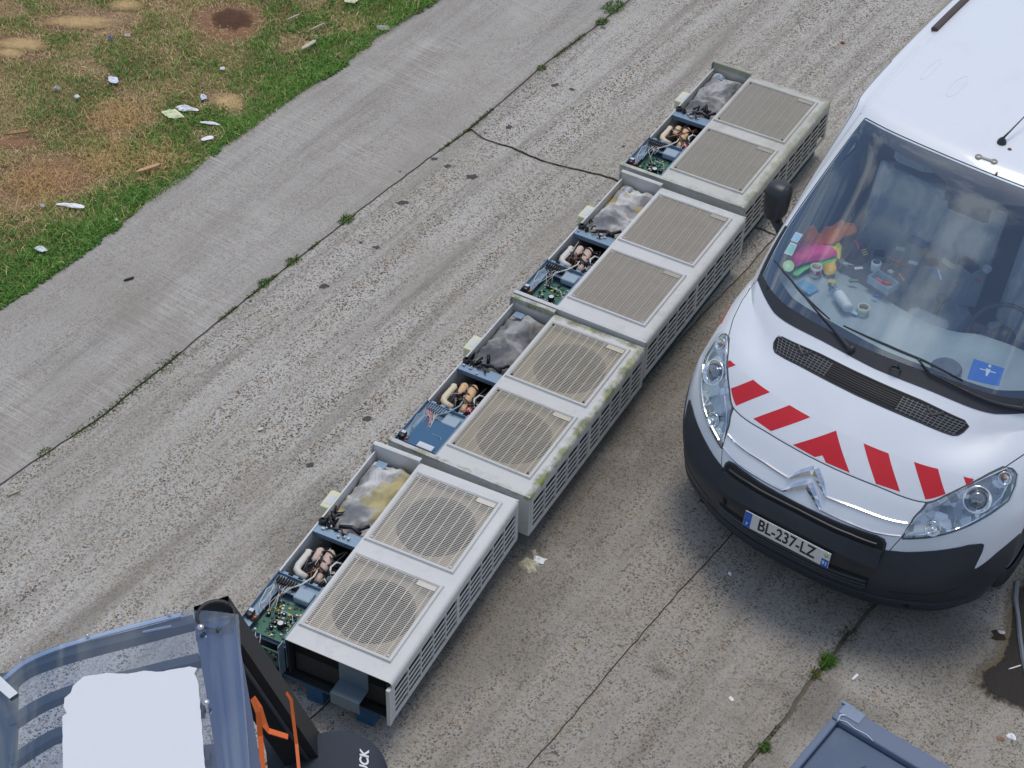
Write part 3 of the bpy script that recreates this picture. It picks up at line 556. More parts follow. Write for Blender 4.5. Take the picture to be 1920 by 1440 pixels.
def grille_mesh(x0,x1,y0,y1,fine,mname,z=UH-.004):
    g=MB(); n=46
    for i in range(n+1):
        y=y0+(y1-y0)*i/n; g.box(x0,x1,y-fine/2,y+fine/2,z-.0022,z)
    for i in range(9):
        x=x0+(x1-x0)*(i+.5)/9; g.box(x-.0021,x+.0021,y0,y1,z+.0002,z+.0014)
    for k in range(2): # thin rim
        xx=(x0,x1)[k]; g.box(xx-.003,xx+.003,y0-.003,y1+.003,z-.008,z+.001)
        yy=(y0,y1)[k]; g.box(x0,x1,yy-.003,yy+.003,z-.0085,z+.0012)
    return g.mesh(mname)
HOLES=[(-.592,-.090,.130,.668),(-.592,-.090,.806,1.352)]
GM={}
def shroud_mesh():
    g=MB()
    for (x0,x1,y0,y1) in HOLES:
        cx,cy,R=(x0+x1)/2+.012,(y0+y1)/2,.222; n=48; z=UH-.034
        ring=[(cx+R*math.cos(2*math.pi*k/n),cy+R*math.sin(2*math.pi*k/n)) for k in range(n)]
        out=[]
        for k in range(n):
            a=2*math.pi*k/n; c,s=math.cos(a),math.sin(a); hx,hy=(x1-x0)/2+.02,(y1-y0)/2+.02; q=min(hx/max(abs(c),1e-6),hy/max(abs(s),1e-6)); out.append((cx-.012+q*c,cy+q*s))
        vs=[(x,y,z) for x,y in out]+[(x,y,z) for x,y in ring]+[(cx+(x-cx)*.97,cy+(y-cy)*.97,z-.012) for x,y in ring]+[(cx+(x-cx)*.96,cy+(y-cy)*.96,z-.10) for x,y in ring]
        fs=[(r*n+k,r*n+(k+1)%n,(r+1)*n+(k+1)%n,(r+1)*n+k) for r in range(3) for k in range(n)]
        g.add(vs,fs,0,False)
    return g.mesh('fan_shroud')
SHM=None
def fan_mesh():
    g=MB(); g.lathe([(.0,.02),(.05,.018),(.058,.005),(.06,-.04)],n=20)
    for k in range(3):
        a0=2*math.pi*k/3; vs=[];NR_,NA=5,7
        for i in range(NR_):
            r=.055+.15*i/(NR_-1); span=.55+.55*i/(NR_-1)
            for j in range(NA):
                a=a0+span*(j/(NA-1)-.4)+.25*i/(NR_-1); z=.012-.05*(j/(NA-1))
                vs.append((r*math.cos(a),r*math.sin(a),z))
        g.add(vs,[(i*NA+j,i*NA+j+1,(i+1)*NA+j+1,(i+1)*NA+j) for i in range(NR_-1) for j in range(NA-1)],0,True)
    return g.mesh('fan')
FM=None
def unit(U,idx):
    global SHM,FM
    rnd=random.Random(50+idx)
    root=tag(empty('air_conditioner',(U['p'][0],U['p'][1],UZ+U['dz']),U['a']),U['lab'],'air conditioner','air conditioners lying in a row')
    C=U['case']
    # front face with two openings
    g=MB(); zt=UH; t=.004
    (a0,a1,b0,b1),(c0,c1,d0,d1)=HOLES; m_=.022
    # flat sheet strips round the openings
    xs=[-UF,a0-m_,a1+m_,-.012]; 
    g.box(-UF,-UF+(a0-m_+UF),0,UL,zt-t,zt); g.box(a1+m_,-.026,0,UL,zt-t,zt)
    g.box(a0-m_,a1+m_,0,b0-m_,zt-t,zt); g.box(a0-m_,a1+m_,b1+m_,d0-m_,zt-t,zt); g.box(a0-m_,a1+m_,d1+m_,UL,zt-t,zt)
    # rounded outer long edge
    arc=[(-.026,zt),(-.016,zt-.002),(-.008,zt-.0065),(-.0025,zt-.0145),(0,zt-.026),(0,zt-.035)]
    vs=[(x,y,z) for y in (0,UL) for x,z in arc]; g.add(vs,[(i,i+1,6+i+1,6+i) for i in range(5)],0,True)
    face=g.build('front_panel',C,root)
    # raised frames round each grille
    for h,(x0,x1,y0,y1) in enumerate(HOLES):
        f=MB(); o_=m_; 
        prof=[(-o_,-.001),(-o_*.75,.013),(-.008,.015),(-.001,.010),(0,-.03)]
        nP=len(prof); vs=[]
        for (sx,sy,cx,cy) in ((-1,-1,x0,y0),(1,-1,x1,y0),(1,1,x1,y1),(-1,1,x0,y1)):
            for (o2,z) in prof: vs.append((cx-sx*o2*1.0 if False else cx+sx*(-o2),cy+sy*(-o2),zt+z))
        fs=[(k*nP+i,k*nP+i+1,((k+1)%4)*nP+i+1,((k+1)%4)*nP+i) for k in range(4) for i in range(nP-1)]
        f.add(vs,fs); fr=f.build('grille_frame',C,face)
        key=(h,U['fine'])
        if key not in GM: GM[key]=grille_mesh(x0,x1,y0,y1,U['fine'],'grille',zt+.006)
        me=GM[key].copy(); go_=link('grille',me,U['gm'],root)
        p=MB(); p.box(x1-.118,x1-.006,y1-.040,y1-.006,zt+.0072,zt+.0105,0,.002); 
        p.build('name_plate',U['gm'],root)
        s=MB()
        for (sx,sy) in ((x0+.012,y0+.014),(x1-.012,y0+.014),(x0+.012,y1-.014),(x1-.012,y1-.014)): s.lathe([(0,.0045),(.006,.004),(.007,0)],(sx,sy,zt+.006),10)
        tag(s.build('screw',CHIP if idx in (1,3) else C,go_),kind='stuff')
    if SHM is None: SHM=shroud_mesh(); FM=fan_mesh()
    me=SHM.copy(); link('fan_shroud',me,U['shrm'],root)
    for h,(x0,x1,y0,y1) in enumerate(HOLES):
        me=FM.copy() if True else FM; o=link('fan',me,FANM,root); o.location=((x0+x1)/2+.012,(y0+y1)/2,zt-.085); o.rotation_euler=(0,0,.7*idx+1.1*h)
    bx=MB(); bx.box(-UF+.01,-.055,.03 if not U['open'] else .10,UL-.012,.02,.03); bx.box(-UF+.004,-UF+.009,.01,UL-.012,.03,zt-.006); bk=MB(); bk.box(-.040,-.032,.015,UL-.015,.0,zt-.034); bk.build('slot_painted_dark',M['dark'],root); bx.box(-UF+.02,-.06,.05,.055,.03,zt-.14); bx.box(-UF+.01,-.06,.70,.75,.03,zt-.05); bx.build('coil',COIL,root)  # added black sheet paints the dark interior behind the side slots
    # outer side: rails, posts and slats in front of the coil
    s=MB(); s.box(-.014,0,0,.030,0,zt-.034,0,.002); s.box(-.014,0,UL-.035,UL,0,zt-.034,0,.002)
    s.box(-.006,-.0005,.030,UL-.035,0,.034); s.box(-.006,-.0005,.030,UL-.035,zt-.066,zt-.0345)
    sp=s.build('side_panel',C,root)
    z0,z1=.034,zt-.066; nsl=5; cols=10
    me=None
    for i in range(1,nsl):
        z=z0+(z1-z0)*i/nsl; q=MB(); q.box(-.0035,-.0008,.0301,UL-.0351,-.0085,.0085,0,.001)
        if me is None: me=q.mesh('slat'); me.materials.append(C)
        o=bpy.data.objects.new('slat',me); SC.collection.objects.link(o); o.parent=sp; o.location=(0,0,z)
    me=None
    for k in range(1,cols):
        y=.030+(UL-.065)*k/cols; w=.009 if k not in (5,) else .03
        q=MB(); q.box(-.011,.0012,-w/2,w/2,z0,z1); o=q.build('post',C,sp); o.location=(0,y,0)
    # end plates
    if not U['open']:
        e=MB(); e.box(-UW-.018,0,-.018,-.004,.0,zt+.004,0,.004); e.box(-UW-.018,-.02,-.004,.010,zt-.001,zt+.004); pl=e.build('end_plate',C,root)
        for xx in (-UW+.09,-.13):
            f=MB(); f.box(xx-.03,xx+.03,-.034,-.0185,.02,.20); f.box(xx-.03,xx-.024,-.037,-.034,.02,.20); f.box(xx+.024,xx+.03,-.037,-.034,.02,.20); f.build('foot_bracket',C,root)
    e=MB(); e.box(-UW-.016,-UF+.002,UL+.001,UL+.010,-.005,zt+.020,0,.003); e.box(-UW-.016,-UF+.002,UL+.0105,UL+.030,zt+.014,zt+.020); e.box(-UF+.003,-.004,UL+.001,UL+.010,-.005,zt-.002); e.box(-UW-.018,-UW-.0165,UL-.02,UL+.03,0,zt+.019)
    e.build('bottom_plate',C,root)
    for xx in (-UW+.10,-.13):
        f=MB(); f.box(xx-.022,xx+.022,UL+.0305,UL+.055,-.004,.05); f.box(xx-.022,xx-.017,UL+.0305,UL+.060,.05,zt-.05); f.box(xx+.017,xx+.022,UL+.0305,UL+.060,.05,zt-.05); f.box(xx-.017,xx+.017,UL+.0305,UL+.033,.05,zt-.05)
        f.build('foot_bracket',C,root)
    # service side: thin outer wall and floor
    w=MB(); w.box(-UW,-UW+.003,.40,UL,.0,zt-.03); w.box(-UW-.006,-UW+.004,.40,UL,zt-.0295,zt-.024); w.build('service_wall',C,root)
    fl=MB(); fl.box(-UW+.004,-UF-.002,.02,UL,.004,.010); fl.box(-UF-.0015,-UF+.001,.40,UL,.01,zt-.02); fl.build('service_floor',INNER,root)
    # control box
    b_=MB(); zb=zt-.085
    x0,x1,y0,y1=-UW+.004,-UF-.006,.008,.395
    b_.box(x0,x1,y0,y1,zb-.006,zb); b_.box(x0-.002,x0+.001,y0,y1,.06,zt-.004); b_.box(x1-.003,x1,y0,y1,.06,zt-.002); b_.box(x1+.0005,x1+.004,y0,y1,zt-.012,zt+.001)
    b_.box(x0,x1,y1-.003,y1,.06,zt-.02); b_.box(x0,x0+.055,y0+.002,y1,zt-.038,zt-.033); b_.box(x0,x1,.30,.392,zt-.046,zt-.040)
    if not U['open']: b_.box(x0,x1,y0-.003,y0,.06,zt-.02)
    cb=b_.build('control_box',GALV,root)
    # far teeth of the box lid
    th=MB()
    for k in range(4): th.box(x0+.02+.06*k,x0+.05+.06*k,y1+.001,y1+.014,zt-.03,zt-.02)
    th.build('clip_edge',GALV,cb)
    p=MB(); px0,px1,py0,py1=x0+.062,x1-.012,y0+.006,.262; pz=zb+.020; p.box(px0,px1,py0,py1,pz,pz+.002); pcb=p.build('circuit_board',PCB,cb)
    k1,k2,k3,k4=MB(),MB(),MB(),MB()
    cover=(idx==1)
    for k in range(70):
        x=rnd.uniform(px0+.006,px1-.014); yv=rnd.uniform(py0+.006,py1-.014); sx=rnd.uniform(.004,.016); sy=rnd.uniform(.004,.016); h=rnd.uniform(.003,.014)
        (k1,k2,k3,k1,k4,k1)[rnd.randrange(6)].box(x,x+sx,yv,yv+sy,pz+.002,pz+.002+h)
    for k in range(7):
        x=rnd.uniform(px0+.02,px1-.03); yv=rnd.uniform(py0+.02,py1-.05); r=rnd.uniform(.007,.012); k1.lathe([(r,0),(r,.018),(r*.8,.019)],(x,yv,pz+.002),12); k3.lathe([(r*.45,.0191),(0,.0192)],(x,yv,pz+.002),12)
    [tag(a_.build(b2_,c_,pcb),kind='stuff') for a_,b2_,c_ in ((k1,'chip',CHIP),(k2,'connector',COMPW),(k3,'solder_part',COMPS),(k4,'yellow_coil',COMPY))]
    q=MB(); q.lathe([(.019,0),(.020,.03),(.018,.036)],(-.715,.10,pz+.002),18); cap=q.build('capacitor',CHIP,cb); q=MB(); q.lathe([(.0155,.0365),(0,.037)],(-.715,.10,pz+.002),18); q.build('capacitor_top',COMPW,cap)
    # choke coil
    q=MB(); q.box(x0+.004,x0+.038,.050,.105,zt-.032,zt-.002,0,.008); ck=q.build('choke',CHIP,cb); q=MB(); q.box(x0+.008,x0+.034,.078,.098,zt-.0018,zt+.001); q.build('choke_label',LABEL,ck)
    q=MB(); q.tube([(x0+.044,.052,zt-.03),(x0+.058,.060,zt-.014),(x0+.062,.08,zt-.03)],.011,10); q.build('copper_winding',COPPER,ck)
    # terminal block with prongs and leads
    q=MB(); ty=.345 if idx!=1 else .36
    tm=CHIP if idx!=1 else GALV
    q.box(x0+.02,x0+.142,ty-.017,ty+.017,zt-.040,zt-.016)
    for k in range(8): q.box(x0+.021+.0152*k,x0+.0235+.0152*k,ty-.019,ty+.022,zt-.016,zt-.004)
    tb=q.build('terminal_block',tm,cb)
    q=MB()
    for k in range(7): q.lathe([(0,.004),(.0035,.003),(.004,0)],(x0+.030+.0152*k,ty+.006,zt-.016),8)
    q.build('terminal_screw',COMPS,tb)
    for (mm,nn,off_) in ((WIREW,7,0),(WIREB if idx!=1 else WIREP,4,.004)):
        q=MB()
        for k in range(nn):
            xa=x0+.030+.0152*k; xb=rnd.uniform(px0-.03,px0+.09); yb=rnd.uniform(.13,.26)
            q.tube([(xa,ty-.015,zt-.02),(xa-.004,ty-.04,zt-.010+off_),((xa+xb)/2+rnd.uniform(-.02,.02),(ty+yb)/2-.01,zt-.012+off_),(xb,yb,zt-.035)],.0020,5)
        tag(q.build('wire',mm,cb),kind='stuff')
    q=MB(); q.tube([(x0+.02,.30,zt-.02),(x0+.012,.25,zt-.006),(x0+.018,.18,zt-.02),(x0+.05,.14,zt-.03)],.0025,6); q.tube([(x0+.05,.11,zt-.03),(x0+.03,.15,zt-.01),(x0+.045,.20,zt-.02)],.0025,6)
    q.tube([(x0+.10,.30,zt-.016),(x0+.16,.36,zt-.004),(x0+.185,.44,zt-.01),(x0+.17,.50,zt-.03)],.0045,7)
    q.tube([(x1-.02,.12,zt-.04),(x1-.05,.16,zt-.012),(x1-.12,.17,zt-.02)],.0022,6); tag(q.build('loose_wire',WIREW if idx!=1 else GREYB,cb),kind='stuff')
    q=MB(); q.box(x1-.118,x1-.018,.272,.352,zt-.050,zt-.014,0,.008); q.build('relay_box',GREYB,cb)
    if cover:
        q=MB(); q.box(px0-.01,px1+.004,.035,.275,zt-.020,zt-.017); q.build('board_cover',M['bluefilm'],cb)
        q=MB(); q.box(-.765,-.665,.030,.072,zt-.0168,zt-.004,0,.003); q.build('paper_card',LABEL,cb)
    # piping compartment
    r1=.028; zc=zt-.075
    fA,fB=U['fm']
    q=MB(); q.tube([(-.815,.69,zc-.05),(-.815,.66,zc-.01),(-.815,.635,zc)],.012,10)
    q.tube([(-.745,.70,zc-.05),(-.745,.68,zc-.01),(-.745,.66,zc)],.012,10); q.build('copper_pipe',COPPER,root)
    q=MB(); q.tube([(-.812,.665,zc+.012),(-.806,.655,zc+.012),(-.795,.58,zc+.012),(-.79,.575,zc+.01)],[.016,r1-.004,r1-.004,.018],14); q.build('foam_sleeve',fA,root)
    q=MB(); q.tube([(-.752,.672,zc+.016),(-.746,.66,zc+.016),(-.722,.54,zc+.016),(-.718,.53,zc+.01)],[.018,.027,.027,.018],14); q.tube([(-.722,.515,zc),(-.715,.46,zc)],.019,12); q.build('foam_sleeve',fA,root)
    q=MB(); q.tube([(-.856,.615,zc+.022),(-.850,.600,zc+.022),(-.852,.50,zc+.022),(-.846,.475,zc+.020),(-.825,.460,zc+.018),(-.775,.452,zc+.012)],.0205,12); q.build('foam_elbow',fB,root)
    q=MB()
    for (a,b2) in (((-.85,.72),(-.80,.42)),((-.70,.73),(-.69,.50)),((-.66,.72),(-.65,.44)),((-.78,.72),(-.76,.56))):
        q.tube([(a[0],a[1],zc-.02),((a[0]+b2[0])/2+rnd.uniform(-.03,.03),(a[1]+b2[1])/2,zc+.03),(b2[0],b2[1],zc)],.0065,7)
    for yv in (.645,.575,.53):
        q.tube([(-.79,yv,zc-.02),(-.77,yv+.004,zc+.035),(-.74,yv,zc+.050),(-.705,yv-.006,zc+.028),(-.70,yv,zc-.02)],.0045,6)
    q.tube([(-.66,.60,zc),(-.69,.57,zc+.035),(-.665,.50,zc+.045),(-.64,.55,zc+.01)],.009,8); q.box(-.72,-.66,.40,.455,zc-.06,zc-.005,0,.008); tag(q.build('hose',WIREB,root),kind='stuff')
    q=MB(); q.tube([(-.645,.62,zc+.02),(-.675,.60,zc+.04),(-.682,.555,zc+.045),(-.664,.51,zc+.04),(-.64,.50,zc+.02)],.006,8); q.tube([(-.70,.46,zc),(-.672,.47,zc+.04),(-.65,.46,zc+.02)],.005,6); q.tube([(-.675,.56,zc-.01),(-.66,.50,zc-.01)],.022,10); q.build('pipe_loop',COMPW if idx in (0,2) else WIREW,root)
    if idx in (1,3):
        q=MB(); q.box(-.69,-.655,.455,.50,zc-.01,zc+.03,0,.01); q.build('red_clip',M['redclip'],root)
    # tangle of thin pipes, cable and loose ends that differs from unit to unit
    for (mm_,nm_,n_,r_) in ((COPPER,'copper_tube',2,.004),(WIREB,'cable',9,.0035),(WIREW,'thin_wire',5,.002)):
        q=MB()
        for k in range(n_):
            xa,xb=rnd.uniform(-.87,-.66),rnd.uniform(-.87,-.66); ya,yb=rnd.uniform(.41,.55),rnd.uniform(.58,.73)
            q.tube([(xa,ya,zc-.03),(xa+rnd.uniform(-.03,.03),ya+.04,zc+rnd.uniform(.0,.045)),((xa+xb)/2+rnd.uniform(-.03,.03),(ya+yb)/2,zc+rnd.uniform(.0,.05)),(xb,yb-.02,zc+rnd.uniform(-.02,.04)),(xb,yb,zc-.04)],r_,5)
        tag(q.build(nm_,mm_,root),kind='stuff')
    q=MB()
    for k in range(5): 
        x=rnd.uniform(-.88,-.68); yv=rnd.uniform(.80,.90); q.tube([(x,yv,zt-.04),(x+rnd.uniform(-.03,.03),yv+rnd.uniform(.01,.05),zt-rnd.uniform(.0,.03)),(x+rnd.uniform(-.05,.05),yv+rnd.uniform(-.02,.05),zt-.03)],rnd.uniform(.005,.011),7)
    tag(q.build('valve_clutter',CHIP,root),kind='stuff')
    q=MB()
    for k in range(6):
        x=rnd.uniform(-.89,-.70); yv=rnd.uniform(.74,.80); q.box(x,x+rnd.uniform(.006,.02),yv,yv+rnd.uniform(.006,.015),zt-.0275,zt-rnd.uniform(.012,.02))
    tag(q.build('bracket_fitting',COMPS,root),kind='stuff')
    # cross bracket
    q=MB(); q.box(-UW+.004,-UF-.004,.735,.79,zt-.034,zt-.028); q.box(-UW+.004,-UF-.004,.735,.739,zt-.06,zt-.034); q.box(-.72,-UF-.004,.79,.815,zt-.034,zt-.028)
    q.build('cross_bracket',GALV,root)
    q=MB(); q.lathe([(.022,0),(.024,.02),(.012,.026)],(-UW+.02,.815,zt-.03),12); q.lathe([(.014,0),(.014,.022),(.006,.03)],(-UW+.065,.80,zt-.028),10); q.tube([(-.80,.79,zt-.02),(-.76,.80,zt-.005),(-.73,.77,zt-.015)],.006,8); q.tube([(-.79,.83,zt-.03),(-.72,.845,zt-.012),(-.66,.835,zt-.03)],.012,8)
    q.tube([(-.70,.84,zt-.03),(-.67,.86,zt-.015),(-.645,.90,zt-.02)],.011,8); q.build('service_valve',CHIP,root)
    # padded compressor jacket: lumpy sheet
    nx_,ny_=26,52; vs=[]
    for j in range(ny_):
        for i in range(nx_):
            fx=i/(nx_-1); fy=j/(ny_-1); x=-UW+.010+fx*(UW-UF-.020); yv=.845+fy*(UL-.012-.845)
            h=.062*math.sin(math.pi*min(max(fx,0),1))**.35*(math.sin(math.pi*min(1,.06+fy*.94))**.35)
            nn_=noise.noise(Vector((x*11+idx*3,yv*9,idx*1.7)))*.034+noise.noise(Vector((x*30,yv*26+idx,4)))*.009+abs(noise.noise(Vector((x*17,yv*13+idx*2,9))))*-.03
            vs.append((x,yv,zt-.115+h*1.1+nn_+.03*(fy>.02)))
    q=MB(); q.add(vs,[(j*nx_+i,j*nx_+i+1,(j+1)*nx_+i+1,(j+1)*nx_+i) for j in range(ny_-1) for i in range(nx_-1)],0,True); q.build('compressor_jacket',U['wool'],root)
    q=MB(); q.box(-.86,-.80,1.335,1.385,zt-.045,zt-.040,M=None); q.build('jacket_clip',GALV,root)
    # valve cover on the outer wall
    q=MB(); q.box(-UW-.075,-UW-.001,.93,1.07,zt-.115,zt-.045,0,.008); vc=q.build('valve_cover',CREAM,root); q=MB(); q.box(-UW-.055,-UW-.02,.96,1.03,zt-.0445,zt-.0435); q.build('warning_label',LABEL,vc)
    if U['open']:
        # lower end left open: fins, wrap-over bracket, hanging second board and panel edge
        q=MB(); q.box(-UF+.02,-.065,.060,.095,.0,zt-.004); 
        for k in range(60):
            x=-UF+.02+k*(UF-.09)/60; q.box(x,x+.002,.050,.0599,.0,zt-.010)
        q.build('coil_end',COIL,root)
        q=MB(); q.box(-.335,-.165,-.052,.049,.10,.104); q.box(-.335,-.165,-.056,-.052,.02,.104); q.box(-.335,-.165,.040,.049,.105,zt-.01); q.build('wrap_bracket',mat('bracket_grey',(.15,.20,.235),.45,metal=.3,var=.1),root)
        q=MB(); q.box(-UW+.01,-UF-.02,-.012,.006,.06,.13); q.box(-UW+.012,-UF-.025,-.020,-.012,.14,.19); q.build('lower_board',PCB,root)
        q=MB()
        for k in range(22): 
            x=rnd.uniform(-UW+.02,-UF-.05); z=rnd.uniform(.07,.18); q.box(x,x+rnd.uniform(.008,.02),-.034,-.0205,z,z+rnd.uniform(.006,.02))
        q.box(-UW+.005,-UF-.012,-.03,.004,.035,.040); tag(q.build('board_part',CHIP,root),kind='stuff')
        q=MB(); q.box(-UW+.004,-UW+.008,-.035,.006,.04,zt-.03); q.box(-UF-.020,-UF-.016,-.045,.006,.04,zt-.03); q.box(-UW+.008,-UF-.02,-.045,-.041,.028,.040); q.build('box_flange',GALV,root)
        q=MB()
        for k in range(4): q.tube([(-UW+.05+.03*k,-.01,zt-.03),(-UW+.06+.03*k,-.045,zt-.05-.01*k),(-UW+.10+.03*k,-.05,.10),(-UW+.13+.02*k,-.02,.07)],.0022,5)
        q.build('hanging_wire',WIREW,root)
        q=MB(); q.box(-.020,-.0005,-.028,-.001,-.01,zt-.035); q.box(-.0235,-.0205,-.022,.0,.0,zt-.04); q.build('corner_post',C,root)
        q=MB(); q.box(-UW+.03,-.03,.01,.10,-.008,-.002); q.build('base_rail',INNER,root)
    return root
m,n,l,b=nt('blue_film'); b.inputs['Base Color'].default_value=(.05,.14,.26,1); b.inputs['Roughness'].default_value=.22; b.inputs['Alpha'].default_value=.82; M['bluefilm']=m
M['redclip']=mat('red_clip',(.45,.03,.04),.5)
for i,U in enumerate(UNITS):
    U['gm']=mat('grille_plastic',U['grl'],.65,var=.10,vscale=3.5,dirt=.35 if i>1 else .2,dcol=(.27,.22,.15),dscale=4); U['shrm']=mat('shroud',U['shr'],.75,var=.2,vscale=6,dirt=.4,dcol=(.2,.15,.1))
    U['fm']=(foam('foam_pink',U['foam'][0]),foam('foam_white',U['foam'][1]))
    unit(U,i)
PLAB=['blue pallet under the nearest unit, two blocks showing at its open end','blue pallet under the moss edged second unit','teal pallet under the third unit from the front','teal pallet under the farthest unit, seen beside the van mirror']
for i,U in enumerate(UNITS):
    p=empty('pallet',(U['p'][0],U['p'][1],0),U['a']); tag(p,PLAB[i],'pallet','pallets under the units'); pm=PALB if i<2 else PALT
    x0,x1,y0,y1=-.83,(-.13 if i<2 else -.05),.015,1.40; zt=UZ+U['dz']-.007
    for k in range(6):
        y=y0+(y1-y0-.12)*k/5; q=MB(); q.box(x0,x1,y,y+.12,zt-.024,zt); q.build('deck_board',pm,p)
    for k in range(3):
        x=x0+(x1-x0-.10)*k/2; q=MB(); q.box(x,x+.10,y0,y1,zt-.046,zt-.0245); q.build('bearer',pm,p); q=MB(); q.box(x,x+.10,y0,y1,.001,.023); q.build('skid',pm,p)
        for j in range(3):
            y=y0+(y1-y0-.14)*j/2; q=MB(); q.box(x,x+.10,y+.002,y+.138,.0235,zt-.0465); q.build('block',pm,p)
# ------------------------------------------------------------ van
VYAW=-.1690079; VO=Vector((1.1115816*math.cos(VYAW)-2.0*math.sin(VYAW),1.1115816*math.sin(VYAW)+2.0*math.cos(VYAW),0))
_vn=Vector((math.cos(VYAW),math.sin(VYAW),0)); _va=Vector((-math.sin(VYAW),math.cos(VYAW),0))
def vp(px,py,z):
    q=at(px,py,z)-VO; return Vector((q.dot(_vn),q.dot(_va),z))
van=tag(empty('van',VO,VYAW),'white van with red and white bonnet chevrons and a cluttered dashboard','van')
def Sv(u,v,off=0.):
    p=S(u,v)
    if np.any(off): p=p+N(u,v)*np.reshape(off,(-1,1)) if np.ndim(off) else p+N(u,v)*off
    return p
def inside(poly,x,y):
    c=False;n=len(poly);j=n-1
    for i in range(n):
        if (poly[i][1]>y)!=(poly[j][1]>y) and x<(poly[j][0]-poly[i][0])*(y-poly[i][1])/(poly[j][1]-poly[i][1])+poly[i][0]: c=not c
        j=i
    return c
# body shell with openings for the windscreen and the front door windows
WS=(-2.98,2.98,9.17,11.97); DW=(5.05,5.95,10.6,13.2)
us=sorted(set([round(a,3) for a in np.arange(-8,8.01,.125)]+[WS[0],WS[1]]+[s*q for s in(-1,1) for q in DW[:2]])); vs_=sorted(set([round(a,3) for a in np.arange(0,NR-.99,.125)]+[WS[2],WS[3],DW[2],DW[3]]))
us=np.array(us);vs_=np.array(vs_); UU,VV=np.meshgrid(us,vs_); P=S(UU.ravel(),VV.ravel()); nu=len(us)
fs=[]
for i in range(len(vs_)-1):
    for j in range(nu-1):
        uc=(us[j]+us[j+1])/2; vc=(vs_[i]+vs_[i+1])/2
        if WS[0]<uc<WS[1] and WS[2]<vc<WS[3]: continue
        if DW[0]<abs(uc)<DW[1] and DW[2]<vc<DW[3]: continue
        fs.append((i*nu+j,i*nu+j+1,(i+1)*nu+j+1,(i+1)*nu+j))
mb=MB(); mb.add(P.tolist(),fs,0,True)
# rear closure
k0=(len(vs_)-1)*nu; mb.add(P[k0:k0+nu].tolist()+[(0,4.74,.9)],[(i,i+1,nu) for i in range(nu-1)]+[(nu-1,0,nu)],0,False)
body=mb.build('body',M['paint'],van)
def clip(poly,a,b,c):  # keep a*x+b*y<=c
    out=[];n=len(poly)
    for i in range(n):
        p,q=poly[i],poly[(i+1)%n]; dp=a*p[0]+b*p[1]-c; dq=a*q[0]+b*q[1]-c
        if dp<=0: out.append(p)
        if dp*dq<0: t=dp/(dp-dq); out.append((p[0]+(q[0]-p[0])*t,p[1]+(q[1]-p[1])*t))
    return out
def panel(name,poly,offs,m,parent,cell=.125,skirt=.006,holes=None,smooth=True):
    u0=min(p[0] for p in poly);u1=max(p[0] for p in poly);v0=min(p[1] for p in poly);v1=max(p[1] for p in poly)
    bm=bmesh.new(); cache={}
    def vert(p):
        k=(round(p[0],4),round(p[1],4))
        if k not in cache: cache[k]=len(cache)
        return cache[k]
    faces=[]; 
    ga=np.arange(math.floor(u0/cell)*cell,u1+cell,cell); gb=np.arange(math.floor(v0/cell)*cell,v1+cell,cell)
    for a in ga:
        ca=clip(clip(poly,-1,0,-a),1,0,a+cell)
        if len(ca)<3: continue
        for b_ in gb:
            cc=clip(clip(ca,0,-1,-b_),0,1,b_+cell)
            if len(cc)<3: continue
            ids=[]
            for p in cc:
                i=vert(p)
                if not ids or ids[-1]!=i: ids.append(i)
            if ids and ids[0]==ids[-1]: ids=ids[:-1]
            if len(ids)>=3 and len(set(ids))==len(ids): faces.append(ids)
    keys=np.array(list(cache.keys())); top=Sv(keys[:,0],keys[:,1],offs)
    mb=MB(); mb.add(top.tolist(),faces,0,smooth)
    # rim down to the body
    bd=[];n=len(poly)
    for i in range(n):
        p,q=poly[i],poly[(i+1)%n]; L=max(abs(q[0]-p[0]),abs(q[1]-p[1])); k=max(1,int(L/cell))
        for t in range(k): bd.append((p[0]+(q[0]-p[0])*t/k,p[1]+(q[1]-p[1])*t/k))
    B=np.array(bd); T=Sv(B[:,0],B[:,1],offs); D=Sv(B[:,0],B[:,1],offs-skirt); n=len(bd)
    mb.add(T.tolist()+D.tolist(),[(i,(i+1)%n,n+(i+1)%n,n+i) for i in range(n)],0,False)
    o=mb.build(name,m,parent)
    bm=bmesh.new(); bm.from_mesh(o.data); bmesh.ops.triangulate(bm,faces=[f for f in bm.faces if len(f.verts)>4]); bm.to_mesh(o.data); bm.free()
    return o
def densify(L,step=.12):
    out=[]
    for p,q in zip(L,L[1:]):
        k=max(1,int(math.hypot(q[0]-p[0],q[1]-p[1])/step))
        out+=[(p[0]+(q[0]-p[0])*t/k,p[1]+(q[1]-p[1])*t/k) for t in range(k)]
    return out+[L[-1]]
